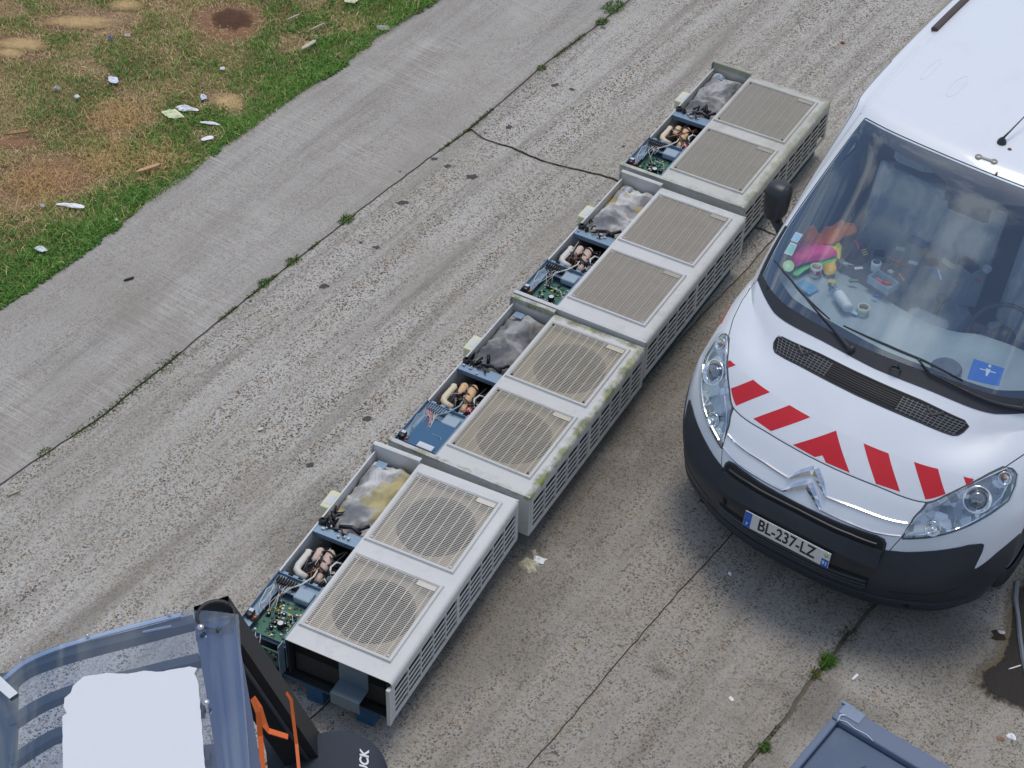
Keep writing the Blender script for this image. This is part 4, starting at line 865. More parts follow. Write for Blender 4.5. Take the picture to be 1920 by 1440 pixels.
def stroke(name,L,w,h,m,parent,base=-.001,profile='flat',mb=None,step=.12):
    D=np.array(densify(L,step)); P=S(D[:,0],D[:,1]); Nn=N(D[:,0],D[:,1]); own=mb is None
    if own: mb=MB()
    T=np.gradient(P,axis=0); T/=np.linalg.norm(T,axis=1,keepdims=True)+1e-9; X=np.cross(Nn,T); X/=np.linalg.norm(X,axis=1,keepdims=True)+1e-9
    W_=np.interp(np.linspace(0,1,len(D)),np.linspace(0,1,len(w)),w)[:,None] if isinstance(w,(list,tuple)) else w
    prof=[(-.5,0),(-.5,.7),(-.2,1),(.2,1),(.5,.7),(.5,0)] if profile=='flat' else [(-.5,0),(-.42,.5),(0,1),(.42,.5),(.5,0)]
    k=len(prof); V=np.stack([P+Nn*base+X*W_*a+Nn*(h*b_) for a,b_ in prof],1).reshape(-1,3); n=len(D)
    mb.add(V.tolist(),[(i*k+j,i*k+j+1,(i+1)*k+j+1,(i+1)*k+j) for i in range(n-1) for j in range(k-1)]+[tuple(range(k)),tuple(range((n-1)*k,n*k))[::-1]],0,False)
    if own: return mb.build(name,m,parent)
def sym(L,keepmid=False): return L+[(-a,b) for a,b in L[::-1]]
# --- seams
g=MB()
hf=[(-2.005,5.965),(-1.5,5.89),(-.95,5.83),(-.3,5.79),(.3,5.79),(.95,5.84),(1.5,5.90),(2.005,5.965)]
stroke('',hf,.0055,.0022,None,None,mb=g)
for s in(-1,1):
    stroke('',[(s*a,b) for a,b in [(2.005,5.965),(2.45,6.18),(3.1,6.37),(3.9,6.60),(4.42,7.0),(4.75,7.6),(4.75,8.3),(4.2,8.9),(3.5,9.10)]],.0055,.0022,None,None,mb=g)
    stroke('',[(s*a,b) for a,b in [(2.005,5.965),(2.12,4.8),(2.07,3.87),(1.95,3.08)]],.0045,.002,None,None,mb=g)
    stroke('',[(s*a,b) for a,b in [(6.0,9.2),(6.2,10.2),(7,10.25),(7.7,9.8)]],.005,.002,None,None,mb=g); stroke('',[(s*6.0,9.2),(s*4.6,10.3),(s*4.55,13.4),(s*7.8,13.6)],.005,.002,None,None,mb=g)
g.build('panel_gap',M['gap'],body)
# roof ditch and side rail
for s in(-1,1):
    rl=MB(); stroke('',[(s*3.62,12.05),(s*3.62,13.62)],.016,.004,None,None,mb=rl); stroke('',[(s*3.3,12.1),(s*3.32,13.8),(s*3.32,15.8)],.006,.003,None,None,mb=rl); rl.build('roof_gutter',M['paint'],body)
    stroke('roof_rail',[(s*3.52,13.80),(s*3.52,14.3),(s*3.52,15.6)],.042,.03,M['railm'],van)
# --- bumper and grille
bt=[(1.86,3.08),(2.25,3.09),(2.63,3.19),(3.05,3.30),(3.45,3.36),(3.84,3.27),(3.93,3.20),(3.93,2.9),(3.83,2.24),(3.92,2.19),(4.6,2.57),(5.6,2.96),(6.3,3.18),(7.0,3.2),(7.95,3.2)]
right=bt+[(7.95,.02)]
poly=[(-a,b) for a,b in right]; 
arc_=[(1.86,3.08),(1.85,3.45),(1.78,3.72),(1.62,3.86),(1.2,3.93),(.6,3.95),(0,3.93)]
full=[(7.95,.02)]+bt[::-1]+arc_+[(-a,b) for a,b in arc_[::-1][1:]]+[(-a,b) for a,b in bt[1:]]+[(-7.95,.02)]
bp=panel('bumper',full,.006,M['bumper'],van,skirt=.012)
arcB=[(1.80,3.10),(1.79,3.42),(1.73,3.66),(1.58,3.79),(1.2,3.86),(.6,3.885),(0,3.87)]
bar=[(1.80,3.06),(1.55,3.22),(1.1,3.37),(.55,3.44),(0,3.45)]
panel('upper_painted_opening',[(a,b) for a,b in arcB]+[(-a,b) for a,b in arcB[::-1][1:]]+[(-a,b) for a,b in bar]+[(a,b) for a,b in bar[::-1][1:]],.009,M['dark'],bp)  # raised black panel: the shade inside the opening is painted, nothing is cut
stroke('grille_slat',[(-1.66,3.40),(-1.1,3.60),(-.5,3.66),(0,3.67),(.5,3.66),(1.1,3.60),(1.66,3.40)],.012,.016,M['black'],bp,base=.004)
barp=bar[:-1]+[(-a,b) for a,b in bar[::-1]]; bb_=[(-1.83,2.30),(-1.4,2.46),(-.95,2.60),(-.4,2.72),(0,2.74),(.4,2.72),(.95,2.62),(1.4,2.46),(1.83,2.30)]
panel('bumper_bar',barp+bb_,.022,M['bumper'],bp,skirt=.02)
lw=[(-1.62,1.12),(-1.1,1.16),(-.5,1.20),(.2,1.22),(.9,1.18),(1.62,1.12)]
panel('plate_recess',[(a,b) for a,b in bb_]+[(1.74,1.83),(1.05,2.00),(.0,2.08),(-1.05,2.00),(-1.74,1.83)],.010,M['black'],bp)
panel('lower_painted_opening',[(-1.74,1.80),(-1.05,1.97),(0,2.05),(1.05,1.97),(1.74,1.80)]+lw[::-1],.0095,M['dark'],bp)  # lower grille darkness is painted as a black panel too
for vv in (1.38,1.58,1.78):
    stroke('grille_slat',[(-1.66,vv-.10),(-.9,vv+.02),(0,vv+.06),(.9,vv+.02),(1.66,vv-.10)],.016,.024,M['black'],bp,base=.004)
for s in(-1,1):
    q=MB(); 
    for L in ([(s*1.86,3.08),(s*1.80,2.35),(s*1.66,1.13),(s*1.5,.4)],): stroke('',L,.005,.004,None,None,mb=q,base=.005)
    q.build('bumper_seam',M['gap'],bp)
    panel('fog_blank',[(s*a,b) for a,b in [(2.1,1.2),(2.9,1.25),(3.5,1.5),(3.2,.9),(2.2,.75)]],.009,M['black'],bp)
stroke('tow_cap',[(-1.60,2.05),(-1.52,2.08)],.035,.010,M['dark'],bp,base=.008)
# lip
stroke('bumper_lip',[(-4,.55),(-3,.55),(-2,.62),(-1,.7),(0,.72),(1,.7),(2,.62),(3,.55),(4,.55)],.05,.016,M['bumper'],bp,base=.0)
# --- chrome double chevron strips
for k,(ye,ym,ya) in enumerate(((4.74,4.655,5.42),(4.02,4.12,4.79))):
    for s in(-1,1): stroke('chrome_strip',[(s*2.05,ye),(s*1.5,ye-.03),(s*.95,(ye+ym)/2+.01),(s*.40,ym)],[.013,.017,.019,.020],.010,M['chrome'],van,profile='ridge')
    q=MB()
    for s in(-1,1): stroke('',[(s*.405,ym-.01),(s*.21,(ym+ya)/2+.02),(s*.0,ya)],[.016,.044,.054],.020,None,None,profile='ridge',mb=q)
    q.build('chevron_emblem',M['chrome'],van)
# --- bonnet reflective band and red stripes
bandp=[(-3.3,6.44),(-3.06,6.66),(-2.7,6.84),(-2.3,6.95),(-1.9,7.03),(-1.2,7.0),(-.5,6.96),(0,6.94),(.5,6.96),(1.2,7.0),(1.9,7.03),(2.3,6.95),(2.7,6.84),(3.06,6.66),(3.3,6.44),(2.95,6.36),(2.5,6.25),(2.04,6.03),(1.5,5.94),(.95,5.88),(.3,5.835),(-.3,5.835),(-.95,5.88),(-1.5,5.94),(-2.04,6.03),(-2.5,6.25),(-2.95,6.36)]
bnd=panel('reflective_band',bandp,.0008,M['band'],van,skirt=.001)
ST=[[(-3.127,6.5),(-3.066,6.634),(-2.744,6.818),(-2.939,6.44)],[(-2.38,6.29),(-1.96,7.015),(-1.475,7.01),(-1.97,6.10)],[(-1.49,6.07),(-.998,6.98),(-.533,6.955),(-1.07,5.96)],
 [(-.575,5.90),(0,6.93),(.57,5.90),(.11,5.865),(0,6.04),(-.11,5.865)],
 [(.53,6.94),(1.0,6.96),(1.48,6.03),(1.065,5.923)],[(1.472,6.995),(1.953,7.0),(2.36,6.26),(1.955,6.07)],[(2.69,6.77),(3.03,6.577),(3.037,6.494),(2.88,6.39)]]
for L in ST: panel('chevron_stripe',L,.0018,M['red'],bnd,skirt=.001)
# red patches on the wings
for s in(-1,1):
    panel('wing_stripe',[(s*5.1,6.1),(s*5.6,6.9),(s*6.8,6.3),(s*6.3,5.3)],.0015,M['red'],van,skirt=.002)
# --- bonnet vent
vt_=[(-2.0,8.30),(-1.93,8.53),(-1.80,8.66),(-1.0,8.72),(0,8.745),(1.0,8.735),(1.80,8.69),(1.96,8.54),(2.0,8.25),(1.97,8.10),(1.88,8.05),(1.0,8.01),(0,7.98),(-.6,8.0),(-1.3,8.03),(-1.9,8.04),(-1.985,8.12)]
vn=panel('bonnet_vent',vt_,.0015,M['dark'],van,skirt=.004)
q=MB(); stroke('',vt_+[vt_[0]],.008,.005,None,None,mb=q); q.build('vent_rim',M['black'],vn)
q=MB()
vmg=mat('vent_mesh_grey',(.22,.23,.25),.45,metal=.2)
for s in(-1,1):
    q=MB()
    for k in range(14):
        u=.72+k*.088; 
        stroke('',[(s*u,8.06),(s*u,8.66)],.003,.004,None,None,mb=q,step=.3)
    for k in range(6): stroke('',[(s*.70,8.10+.10*k),(s*1.90,8.12+.10*k)],.0032,.005,None,None,mb=q)
    tag(q.build('vent_mesh',vmg,vn),kind='stuff')
q=MB()
for k in range(7): stroke('',[(-.68,8.05+.095*k),(.68,8.05+.095*k)],.0055,.006,None,None,mb=q)
q.build('vent_louvre',M['black'],vn)
for s in(-1,1):
    q=MB(); stroke('',[(s*1.15,8.66),(s*1.30,8.42),(s*1.45,8.66)],.018,.008,None,None,mb=q); q.build('washer_jet',M['black'],vn)
# --- cowl
ce=[(-3.2,9.15),(-2.7,9.08),(-2.17,9.02),(-1.5,9.02),(-.7,9.01),(0,9.0),(.7,9.01),(1.5,9.02),(2.17,9.02),(2.7,9.08),(3.2,9.15)]
cu=[(3.15,9.30),(2.62,9.33),(2.07,9.32),(1.48,9.31),(.65,9.27),(-.2,9.24),(-.98,9.22),(-1.74,9.25),(-2.62,9.25),(-3.15,9.30)]
cw=panel('scuttle_panel',ce+cu,.003,M['black'],van,skirt=.01)
for s in(-1,1):
    stroke('pillar_trim',[(s*3.13,9.15),(s*3.12,9.6),(s*3.07,10.1)],.022,.006,M['black'],van)
q=MB(); 
for k in range(3): stroke('',[(-2.4+k*1.6,9.05),(-2.38+k*1.6,9.22)],.004,.003,None,None,mb=q)
q.build('scuttle_seam',M['gap'],cw)
# --- windscreen: ceramic border behind clear glass
def ring_panel(name,outer,inner,offs,m,parent):
    # strip between two closed loops of equal length
    A=np.array(outer);B=np.array(inner);n=len(A); PA=Sv(A[:,0],A[:,1],offs);PB=Sv(B[:,0],B[:,1],offs); mb=MB()
    mb.add(PA.tolist()+PB.tolist(),[(i,(i+1)%n,n+(i+1)%n,n+i) for i in range(n)],0,False)
    PA2=Sv(A[:,0],A[:,1],offs-.004);PB2=Sv(B[:,0],B[:,1],offs-.004)
    mb.add(PA2.tolist()+PB2.tolist(),[(n+i,n+(i+1)%n,(i+1)%n,i) for i in range(n)],0,False)
    return mb.build(name,m,parent)
ws=panel('windscreen',[(-3,9.2),(3,9.2),(3.03,10.5),(3,12),(-3,12),(-3.03,10.5)],.0005,M['glass'],van,skirt=.001)
def half(L): return densify(L,.1)
out_=[];inn_=[]
seg=[((0,9.19),(0,9.33)),((-1,9.19),(-1,9.35)),((-2,9.19),(-2,9.39)),((-2.6,9.19),(-2.45,9.46)),((-3.0,9.19),(-2.66,9.53)),((-3.0,9.6),(-2.74,9.70)),((-3.02,10.3),(-2.72,10.3)),((-3.02,11.0),(-2.74,11.0)),((-3.0,11.6),(-2.76,11.58)),((-3.0,12),(-2.6,11.77)),((-2.4,12),(-2.2,11.79)),((-1.6,12),(-1.6,11.73)),((-.98,12),(-.98,11.72)),((-.5,12),(-.55,11.62)),((-.35,12),(-.40,11.40)),((0,12),(0,11.36))]
for (a,b_),(a2,b2) in zip(seg,seg[1:]):
    for t in range(6):
        t/=6; out_.append((a[0]+(a2[0]-a[0])*t,a[1]+(a2[1]-a[1])*t)); inn_.append((b_[0]+(b2[0]-b_[0])*t,b_[1]+(b2[1]-b_[1])*t))
O2=out_+[seg[-1][0]]+[(-a,b) for a,b in out_[::-1]][:-1]; I2=inn_+[seg[-1][1]]+[(-a,b) for a,b in inn_[::-1]][:-1]
frit=mat('ceramic_border',(.012,.014,.022),.25)
ring_panel('glass_border',O2,I2,-.003,frit,ws)
q=MB(); stroke('',[(-3.0,12.01),(-1.5,12.01),(0,12.01),(1.5,12.01),(3.0,12.01)],.006,.003,None,None,mb=q)
for s in(-1,1): stroke('',[(s*3.01,9.2),(s*3.03,10.5),(s*3.01,12)],.006,.003,None,None,mb=q)
q.build('glass_seal',M['gap'],ws)
stk=mat('sticker_blue',(.40,.62,.80),.4); stg=mat('sticker_green',(.25,.62,.52),.4); styl=mat('sticker_lime',(.50,.72,.30),.4); WHT=mat('paper_white',(.72,.74,.74),.6)
def uvof(px,py):
    # nearest windscreen coordinate for a point seen in the glass
    d=Vector(ray(px,py)[1]); o=Vector(CP); best=None
    u,v=-2.,10.
    for it in range(25):
        def f(u,v):
            p=VO+_vn*float(S(u,v)[0][0])+_va*float(S(u,v)[0][1])+Vector((0,0,float(S(u,v)[0][2]))); q=p-o; dd=q.dot(Vector(_f)); return np.array([960+FPX*q.dot(Vector(CR))/dd-px,720-FPX*q.dot(Vector(CU))/dd-py])
        e=f(u,v); J=np.stack([(f(u+1e-3,v)-e)/1e-3,(f(u,v+1e-3)-e)/1e-3],1); s_=np.clip(-np.linalg.solve(J,e),-.4,.4); u+=s_[0];v+=s_[1]
    return (float(u),float(v))
for nm,P4,m1 in (('windscreen_sticker',[(1491,434),(1505,439),(1494,455),(1482,450)],stk),('windscreen_sticker',[(1482,453),(1494,458),(1484,479),(1469,474)],stg)):
    a=panel(nm,[uvof(*p) for p in P4],-.004,WHT,ws,skirt=.0004); c_=(sum(p[0] for p in P4)/4,sum(p[1] for p in P4)/4); panel('sticker_print',[uvof(c_[0]+(p[0]-c_[0])*.78,c_[1]+(p[1]-c_[1])*.78) for p in P4],-.0034,m1,a,skirt=.0004)
a=panel('windscreen_sticker',[uvof(1478+11*math.cos(k*.5236),498+11*math.sin(k*.5236)) for k in range(12)],-.004,styl,ws,skirt=.0004); panel('sticker_print',[uvof(1477+4.5*math.cos(k*.785),499+4.5*math.sin(k*.785)) for k in range(8)],-.0034,WHT,a,skirt=.0004)
P4=[(1826,672),(1884,690),(1873,724),(1813,710)]; bs=panel('windscreen_sticker',[uvof(*p) for p in P4],-.004,mat('disc_blue',(.02,.16,.55),.4),ws,skirt=.0004)
panel('sticker_print',[uvof(*p) for p in [(1849,690),(1858,693),(1851,705),(1848,704)]],-.0034,WHT,bs,skirt=.0004); panel('sticker_print',[uvof(*p) for p in [(1838,690),(1868,698),(1867,699.6),(1837,691.6)]],-.0034,WHT,bs,skirt=.0004); panel('sticker_print',[uvof(1856+3*math.cos(k*.785),686+3*math.sin(k*.785)) for k in range(8)],-.0034,WHT,bs,skirt=.0004)
# wipers
def wiper(blade,arm,pivot):
    q=MB(); stroke('',blade,[.007,.013,.013,.007],.010,None,None,mb=q,base=.004); o=q.build('wiper',M['black'],van)
    q=MB(); stroke('',arm,[.020,.012,.009],.012,None,None,mb=q,base=.014); q.build('wiper_arm',M['black'],o)
    p=Sv(pivot[0],pivot[1],.0)[0]; q=MB(); q.lathe([(0,.03),(.016,.028),(.022,.015),(.024,0)],tuple(p),14); q.build('wiper_pivot',M['black'],o)
wiper([(-2.80,9.60),(-2.2,9.56),(-1.68,9.47),(-1.18,9.37)],[(-.55,9.10),(-1.05,9.27),(-1.80,9.49)],(-.55,9.10))
wiper([(-.895,9.375),(0,9.40),(.7,9.40),(1.44,9.355)],[(2.6,9.16),(1.3,9.24),(.93,9.26),(.58,9.40)],(2.6,9.16))
# coiled washer hose end on the scuttle
p=Sv(.35,9.12,.01)[0]; q=MB(); q.tube([(p[0]+.03*math.cos(k*.6),p[1]+.02*math.sin(k*.6),p[2]+.004+.001*k) for k in range(14)],.004,6); q.build('washer_hose',M['black'],cw)
# --- headlamps
def lampset(s):
    Lp=[(2.04,5.94),(2.39,6.20),(2.90,6.36),(3.45,6.60),(3.86,6.68),(4.2,6.42),(4.42,6.06),(4.46,5.6),(4.36,5.05),(3.87,4.66),(3.36,4.38),(2.92,4.12),(2.50,3.93),(2.09,3.86),(2.11,4.8)]
    L=[(s*a,b) for a,b in Lp]; c0=(s*3.1,5.2)
    h=panel('headlight',L,.0012,M['lampback'],van,skirt=.004)
    stroke('lamp_seal',L+[L[0]],.010,.003,mat('lamp_seal_grey',(.07,.075,.08),.5),h)
    def bowl(u,v,r,r2,nm,m1,dep=.006):
        p=Vector(Sv(s*u,v,0)[0]); nn_=Vector(N(s*u,v)[0]); nn_=(nn_+Vector((0,-.45,.1))).normalized(); Q=Matrix.Translation(p)@nn_.to_track_quat('Z','Y').to_matrix().to_4x4()
        q=MB(); q.lathe([(r,dep),(r*1.02,dep+.008),(r*.93,dep+.009),(r*.8,dep+.001),(r*.5,dep-.003),(r2,dep-.004)],n=28,M=Q); o=q.build(nm,M['chromel'],h)
        q=MB(); q.lathe([(r2*1.0,dep-.006),(r2*.96,dep+.006),(r2*.6,dep+.014),(0,dep+.017)],n=20,M=Q); q.build('lamp_lens_ball',m1,o)
    bowl(3.33,5.55,.075,.044,'main_reflector',M['ballm'])
    bowl(2.55,4.45,.042,.012,'small_reflector',M['chrome'])
    bowl(4.02,6.08,.036,.012,'turn_reflector',M['amber'])
    # inner chrome fins
    q=MB()
    for L2 in ([(2.2,4.1),(2.9,4.25),(3.4,4.55),(4.0,4.95)],[(2.1,4.2),(2.2,5.6),(2.6,6.05)],[(2.7,6.2),(3.4,6.45),(4.0,6.55)],[(3.55,4.7),(4.05,5.3),(4.2,5.9)],[(2.95,4.5),(2.9,5.0)],[(2.8,4.3),(2.3,5.2)]):
        stroke('',[(s*a,b) for a,b in L2],.009,.012,None,None,mb=q,profile='ridge',base=.001)
    q.build('lamp_trim',M['chrome'],h)
    panel('lamp_shade_plate',[(s*a,b) for a,b in [(3.55,6.45),(3.95,6.55),(4.3,6.0),(4.36,5.3),(4.1,5.0),(4.22,5.7),(3.98,6.25)]],.004,M['smoke'],h)
    panel('lens',L,.020,M['lens'],h,skirt=.018)
M['lampback']=None
m,n,l,b=nt('lamp_back'); t=n.new('ShaderNodeTexCoord'); vo=n.new('ShaderNodeTexVoronoi'); vo.inputs['Scale'].default_value=22; l.new(t.outputs['Object'],vo.inputs['Vector']); sp=n.new('ShaderNodeSeparateColor'); l.new(vo.outputs['Color'],sp.inputs[0])
r=n.new('ShaderNodeValToRGB'); r.color_ramp.elements[0].color=(.18,.20,.22,1); r.color_ramp.elements[1].color=(.70,.73,.76,1); l.new(sp.outputs[0],r.inputs[0]); l.new(r.outputs[0],b.inputs['Base Color']); b.inputs['Metallic'].default_value=.85; b.inputs['Roughness'].default_value=.22
u=n.new('ShaderNodeBump'); u.inputs['Strength'].default_value=.6; u.inputs['Distance'].default_value=.02; l.new(sp.outputs[1],u.inputs['Height']); l.new(u.outputs[0],b.inputs['Normal']); M['lampback']=m
M['chromel']=mat('reflector_chrome',(.80,.82,.84),.16,metal=1,var=.1,vscale=40); M['ballm']=mat('projector_glass',(.20,.22,.25),.06,metal=.6,coat=1); M['amber']=mat('bulb_amber',(.35,.14,.05),.15,coat=1); M['smoke']=mat('lamp_teal_grey',(.10,.15,.16),.3)
for s in(-1,1): lampset(s)
# --- mirrors
def mirror_(s):
    c=Vector((s*1.075,1.545,1.38)); q=MB()
    prof=[(.55,.0),(.80,.01),(.95,.035),(1,.07),(.98,.11),(.90,.13)]
    vs=[];n=24
    for (k,d) in prof:
        for i in range(n):
            a=2*math.pi*i/n; cx=math.copysign(abs(math.cos(a))**.5,math.cos(a)); sz=math.copysign(abs(math.sin(a))**.5,math.sin(a)); vs.append((c.x+.066*k*cx*(1+.15*sz),c.y+d-.09,c.z+.125*k*sz))
    fs=[(r*n+i,r*n+(i+1)%n,(r+1)*n+(i+1)%n,(r+1)*n+i) for r in range(len(prof)-1) for i in range(n)]+[tuple(range(n))[::-1]]
    q.add(vs,fs,0,True); o=q.build('wing_mirror',M['black'],van)
    q=MB(); q.add([(c.x+.056*math.cos(2*math.pi*i/n),c.y+.041,c.z+.11*math.sin(2*math.pi*i/n)) for i in range(n)],[tuple(range(n))]); q.build('mirror_glass',M['chrome'],o)
    q=MB(); q.tube([(s*1.08,1.53,1.27),(s*1.03,1.52,1.21),(s*.97,1.50,1.17)],[.035,.03,.04],10); q.build('mirror_arm',M['black'],o)
for s in(-1,1): mirror_(s)
# --- roof fittings
def onroof(px,py): u,v=uvof(px,py); return Vector(Sv(u,v,0)[0])
p=onroof(1878,268); q=MB(); q.lathe([(.026,0),(.027,.006),(.022,.020),(.012,.032),(.007,.036)],tuple(p),16); a=q.build('aerial_base',M['black'],van); q=MB(); q.tube([p+Vector((0,.0,.028)),p+Vector((.012,.06,.05)),p+Vector((.03,.19,.085)),p+Vector((.06,.40,.14))],[.007,.005,.0035,.002],7); q.build('aerial_rod',M['black'],a)
p1,p2=onroof(1835,294),onroof(1864,303); q=MB()
for p in(p1,p2): q.lathe([(.010,.001),(.010,.006),(.019,.006),(.021,.0)],tuple(p),16)
d=(p2-p1).normalized(); x=Vector((-d.y,d.x,0))*.009; q.add([tuple(p1+d*.016+x+Vector((0,0,.004))),tuple(p2-d*.016+x+Vector((0,0,.004))),tuple(p2-d*.016-x+Vector((0,0,.004))),tuple(p1+d*.016-x+Vector((0,0,.004)))],[(0,1,2,3)]); q.build('roof_bracket',mat('weathered_bracket',(.35,.33,.27),.6,metal=.4,var=.2),van)
RUST=mat('rust_brown',(.16,.06,.035),.8,var=.4,vscale=60)
for (px,py,r) in ((1893,280,.011),(1868,327,.007)): 
    p=onroof(px,py); q=MB(); q.lathe([(0,.004),(r,.003),(r*1.15,0)],tuple(p),12); q.build('rusty_bolt',RUST,van)
p=onroof(1868,326); q=MB(); q.box(p.x-.003,p.x+.003,p.y-.004,p.y+.014,p.z,p.z+.006); q.build('rust_spur',RUST,van)
# pressed ribs and yellowish stain on the roof
for a in ((-2.4,12.9,-2.4,13.35),(-1.0,12.98,-1.0,13.4)):
    pass
def rib(u0,v0,w,h_): L=[(u0+w*math.cos(t),v0+h_*math.sin(t)) for t in np.linspace(0,2*math.pi,25)]; stroke('roof_rib',L,.005,.003,M['paint'],body)
rib(-2.35,13.42,.10,.13); rib(-1.55,13.36,.10,.13)
BARMW=mat('steel_wheel',(.08,.085,.09),.5,metal=.5)
# --- side glass, door handles, wheels, arches (seen from a step to the side)
for s in(-1,1):
    panel('door_glass',[(s*DW[0],DW[2]),(s*DW[1],DW[2]),(s*DW[1],DW[3]),(s*DW[0],DW[3])],-.004,M['glass'],van,skirt=.001)
    L=[(s*DW[0],DW[2]),(s*DW[1],DW[2]),(s*DW[1],DW[3]),(s*DW[0],DW[3])]; stroke('window_seal',L+[L[0]],.03,.003,M['black'],van)
    stroke('rub_strip',[(s*7,10.5),(s*7,12),(s*7,14.3),(s*7,15.7)],.08,.02,M['bumper'],van)
    stroke('door_handle',[(s*6.3,13.1),(s*6.3,13.35)],.03,.035,M['black'],van)
    for yy in (.985,3.985):
        w=empty('wheel',(s*.855,yy,.325)); w.parent=van; RM=Matrix.Rotation(math.radians(90),4,'Y')
        q=MB(); q.lathe([(.20,-.10),(.30,-.105),(.32,-.085),(.325,-.04),(.325,.04),(.32,.085),(.30,.105),(.20,.10)],n=40,M=RM); q.build('tyre',M['rubber'],w)
        q=MB(); q.lathe([(.20,.09*1),(.19,.06),(.10,.05),(.05,.065),(0,.07)],n=32,M=Matrix.Scale(s,4,(1,0,0))@RM); q.build('rim',BARMW,w)
q=MB(); q.box(-.86,.86,.55,4.66,.16,.22); q.box(-.66,.66,.22,.62,.22,.24); q.build('underbody',M['dark'],van)
for s in(-1,1):
    q=MB(); q.box(s*.60,s*.93,.66,1.33,.30,.68); q.build('wheel_arch_liner',M['dark'],van)
# --- number plate
pc=Sv(0.,2.29,0)[0]; a0=Vector(Sv(1.0,2.56,0)[0]);a1=Vector(Sv(1.0,2.02,0)[0]); zT,zB=a0.z,a1.z; yc=-.016
tilt=math.atan2(.016,zT-zB); pm=Matrix.Translation((0,yc-.004,(zT+zB)/2))@Matrix.Rotation(math.radians(90)-.16,4,'X')
PW,PHH=.525,.100
pl=empty('number_plate'); pl.parent=van; pl.matrix_local=pm
q=MB(); q.box(-PW/2,PW/2,-PHH/2,PHH/2,-.004,0,0,.0015); q.build('plate_base',mat('plate_white',(.66,.65,.61),.4,coat=.3,dirt=.2,dscale=18),pl)
bl=mat('plate_blue',(.012,.11,.50),.4)
q=MB(); q.box(-PW/2+.002,-PW/2+.044,-PHH/2+.002,PHH/2-.002,.0002,.0012); q.build('plate_band',bl,pl); q=MB(); q.box(PW/2-.044,PW/2-.002,-PHH/2+.002,.0,.0002,.0012); q.build('plate_band',bl,pl)
q=MB(); q.lathe([(0,.0014),(.012,.0014),(.012,.0003)],(PW/2-.023,.026,0),14); q.build('region_mark',mat('region_green',(.42,.50,.16),.5),pl)
TXM=mat('letter_black',(.01,.01,.012),.4)
def text(s,size,m,parent,x,y,z,rot=None,sx=1.,bold=0.,name='lettering',ext=.0008,shear=0,align='CENTER',M4=None):
    cu=bpy.data.curves.new(name,'FONT'); cu.body=s; cu.size=size; cu.extrude=ext; cu.align_x=align; cu.align_y='CENTER'; cu.offset=bold; cu.shear=shear
    o=bpy.data.objects.new(name,cu); SC.collection.objects.link(o); bpy.context.view_layer.update(); dg=bpy.context.evaluated_depsgraph_get(); me=bpy.data.meshes.new_from_object(o.evaluated_get(dg)); bpy.data.objects.remove(o)
    o=link(name,me,m,parent); o.matrix_local=(M4 if M4 is not None else Matrix.Translation((x,y,z)))@Matrix.Scale(sx,4,(1,0,0)); return o
text('BL-237-LZ',.102,TXM,pl,0,0,.0012,sx=.80,bold=.0012)
text('91',.034,WHT,pl,PW/2-.023,-.026,.0016,bold=.0006); text('F',.026,WHT,pl,-PW/2+.023,-.028,.0016,bold=.0005)
q=MB()
for k in range(12): a=k*math.pi/6; q.lathe([(0,.0016),(.0016,.0014)],(-PW/2+.023+.012*math.cos(a),.018+.012*math.sin(a),0),5)
q.build('star_ring',COMPY,pl)
# --- cab interior
DASH=mat('dash_grey',(.34,.41,.44),.55,var=.15,vscale=5,bump=.2,bscale=200); DASH2=mat('dash_light',(.27,.31,.33),.5,var=.1,vscale=4); SEAT=mat('seat_cloth',(.30,.36,.40),.9,var=.2,vscale=12,bump=.3,bscale=120); SEATD=mat('seat_cloth_dark',(.10,.12,.16),.9,var=.2,vscale=12)
ds=MB(); nx_,ny_=41,13; vs=[]
for j in range(ny_):
    for i in range(nx_):
        u=-2.9+5.8*i/(nx_-1); p=Sv(u,9.30,0)[0]; f=j/(ny_-1); y=p[1]+.02+f*(.52+.10*abs(p[0])-.02); 
        z=1.165+.012*math.sin(f*3)-.05*max(0,f-.75)*4*.6; x=p[0]*(1-.02*f)
        if .12<x<.66: z+=.07*math.exp(-((x-.39)/.17)**4)*math.exp(-((f-.72)/.3)**4)
        if -.2<x<.10: z-=.03*math.exp(-((x+.05)/.12)**4)*math.exp(-((f-.55)/.25)**4)
        vs.append((x,y,z))
    
ds.add(vs,[(j*nx_+i,j*nx_+i+1,(j+1)*nx_+i+1,(j+1)*nx_+i) for j in range(ny_-1) for i in range(nx_-1)],0,True)
e0=[vs[(ny_-1)*nx_+i] for i in range(nx_)]; ds.add(e0+[(x*.98,y-.06,.75) for x,y,z in e0],[(i,nx_+i,nx_+i+1,i+1) for i in range(nx_-1)],0,True)
dash=ds.build('dashboard',DASH,van)
q=MB(); q.box(-.84,.84,1.30,2.75,.42,.44); q.box(-.82,.82,2.62,2.66,.44,1.86); q.build('cab_floor',SEATD,van)
def seat(x0,x1,nm,m1,y=2.02):
    q=MB(); q.box(x0,x1,y-.52,y,.70,.86,0,.06); q.build(nm,m1,van)
    Mx=Matrix.Translation((0,y,.84))@Matrix.Rotation(math.radians(-17),4,'X'); q=MB(); q.box(x0+.02,x1-.02,-.07,.08,0,.62,0,.06,M=Mx); o=q.build('seat_back',m1,van)
    q=MB(); n_=2 if x1-x0>.6 else 1
    for k in range(n_):
        cx=x0+(x1-x0)*(k+.5)/n_; q.box(cx-.13,cx+.13,-.05,.06,.66,.84,0,.05,M=Mx)
    q.build('headrest',m1,o)
seat(-.78,.08,'passenger_seat',SEAT); seat(.17,.68,'driver_seat',SEAT)
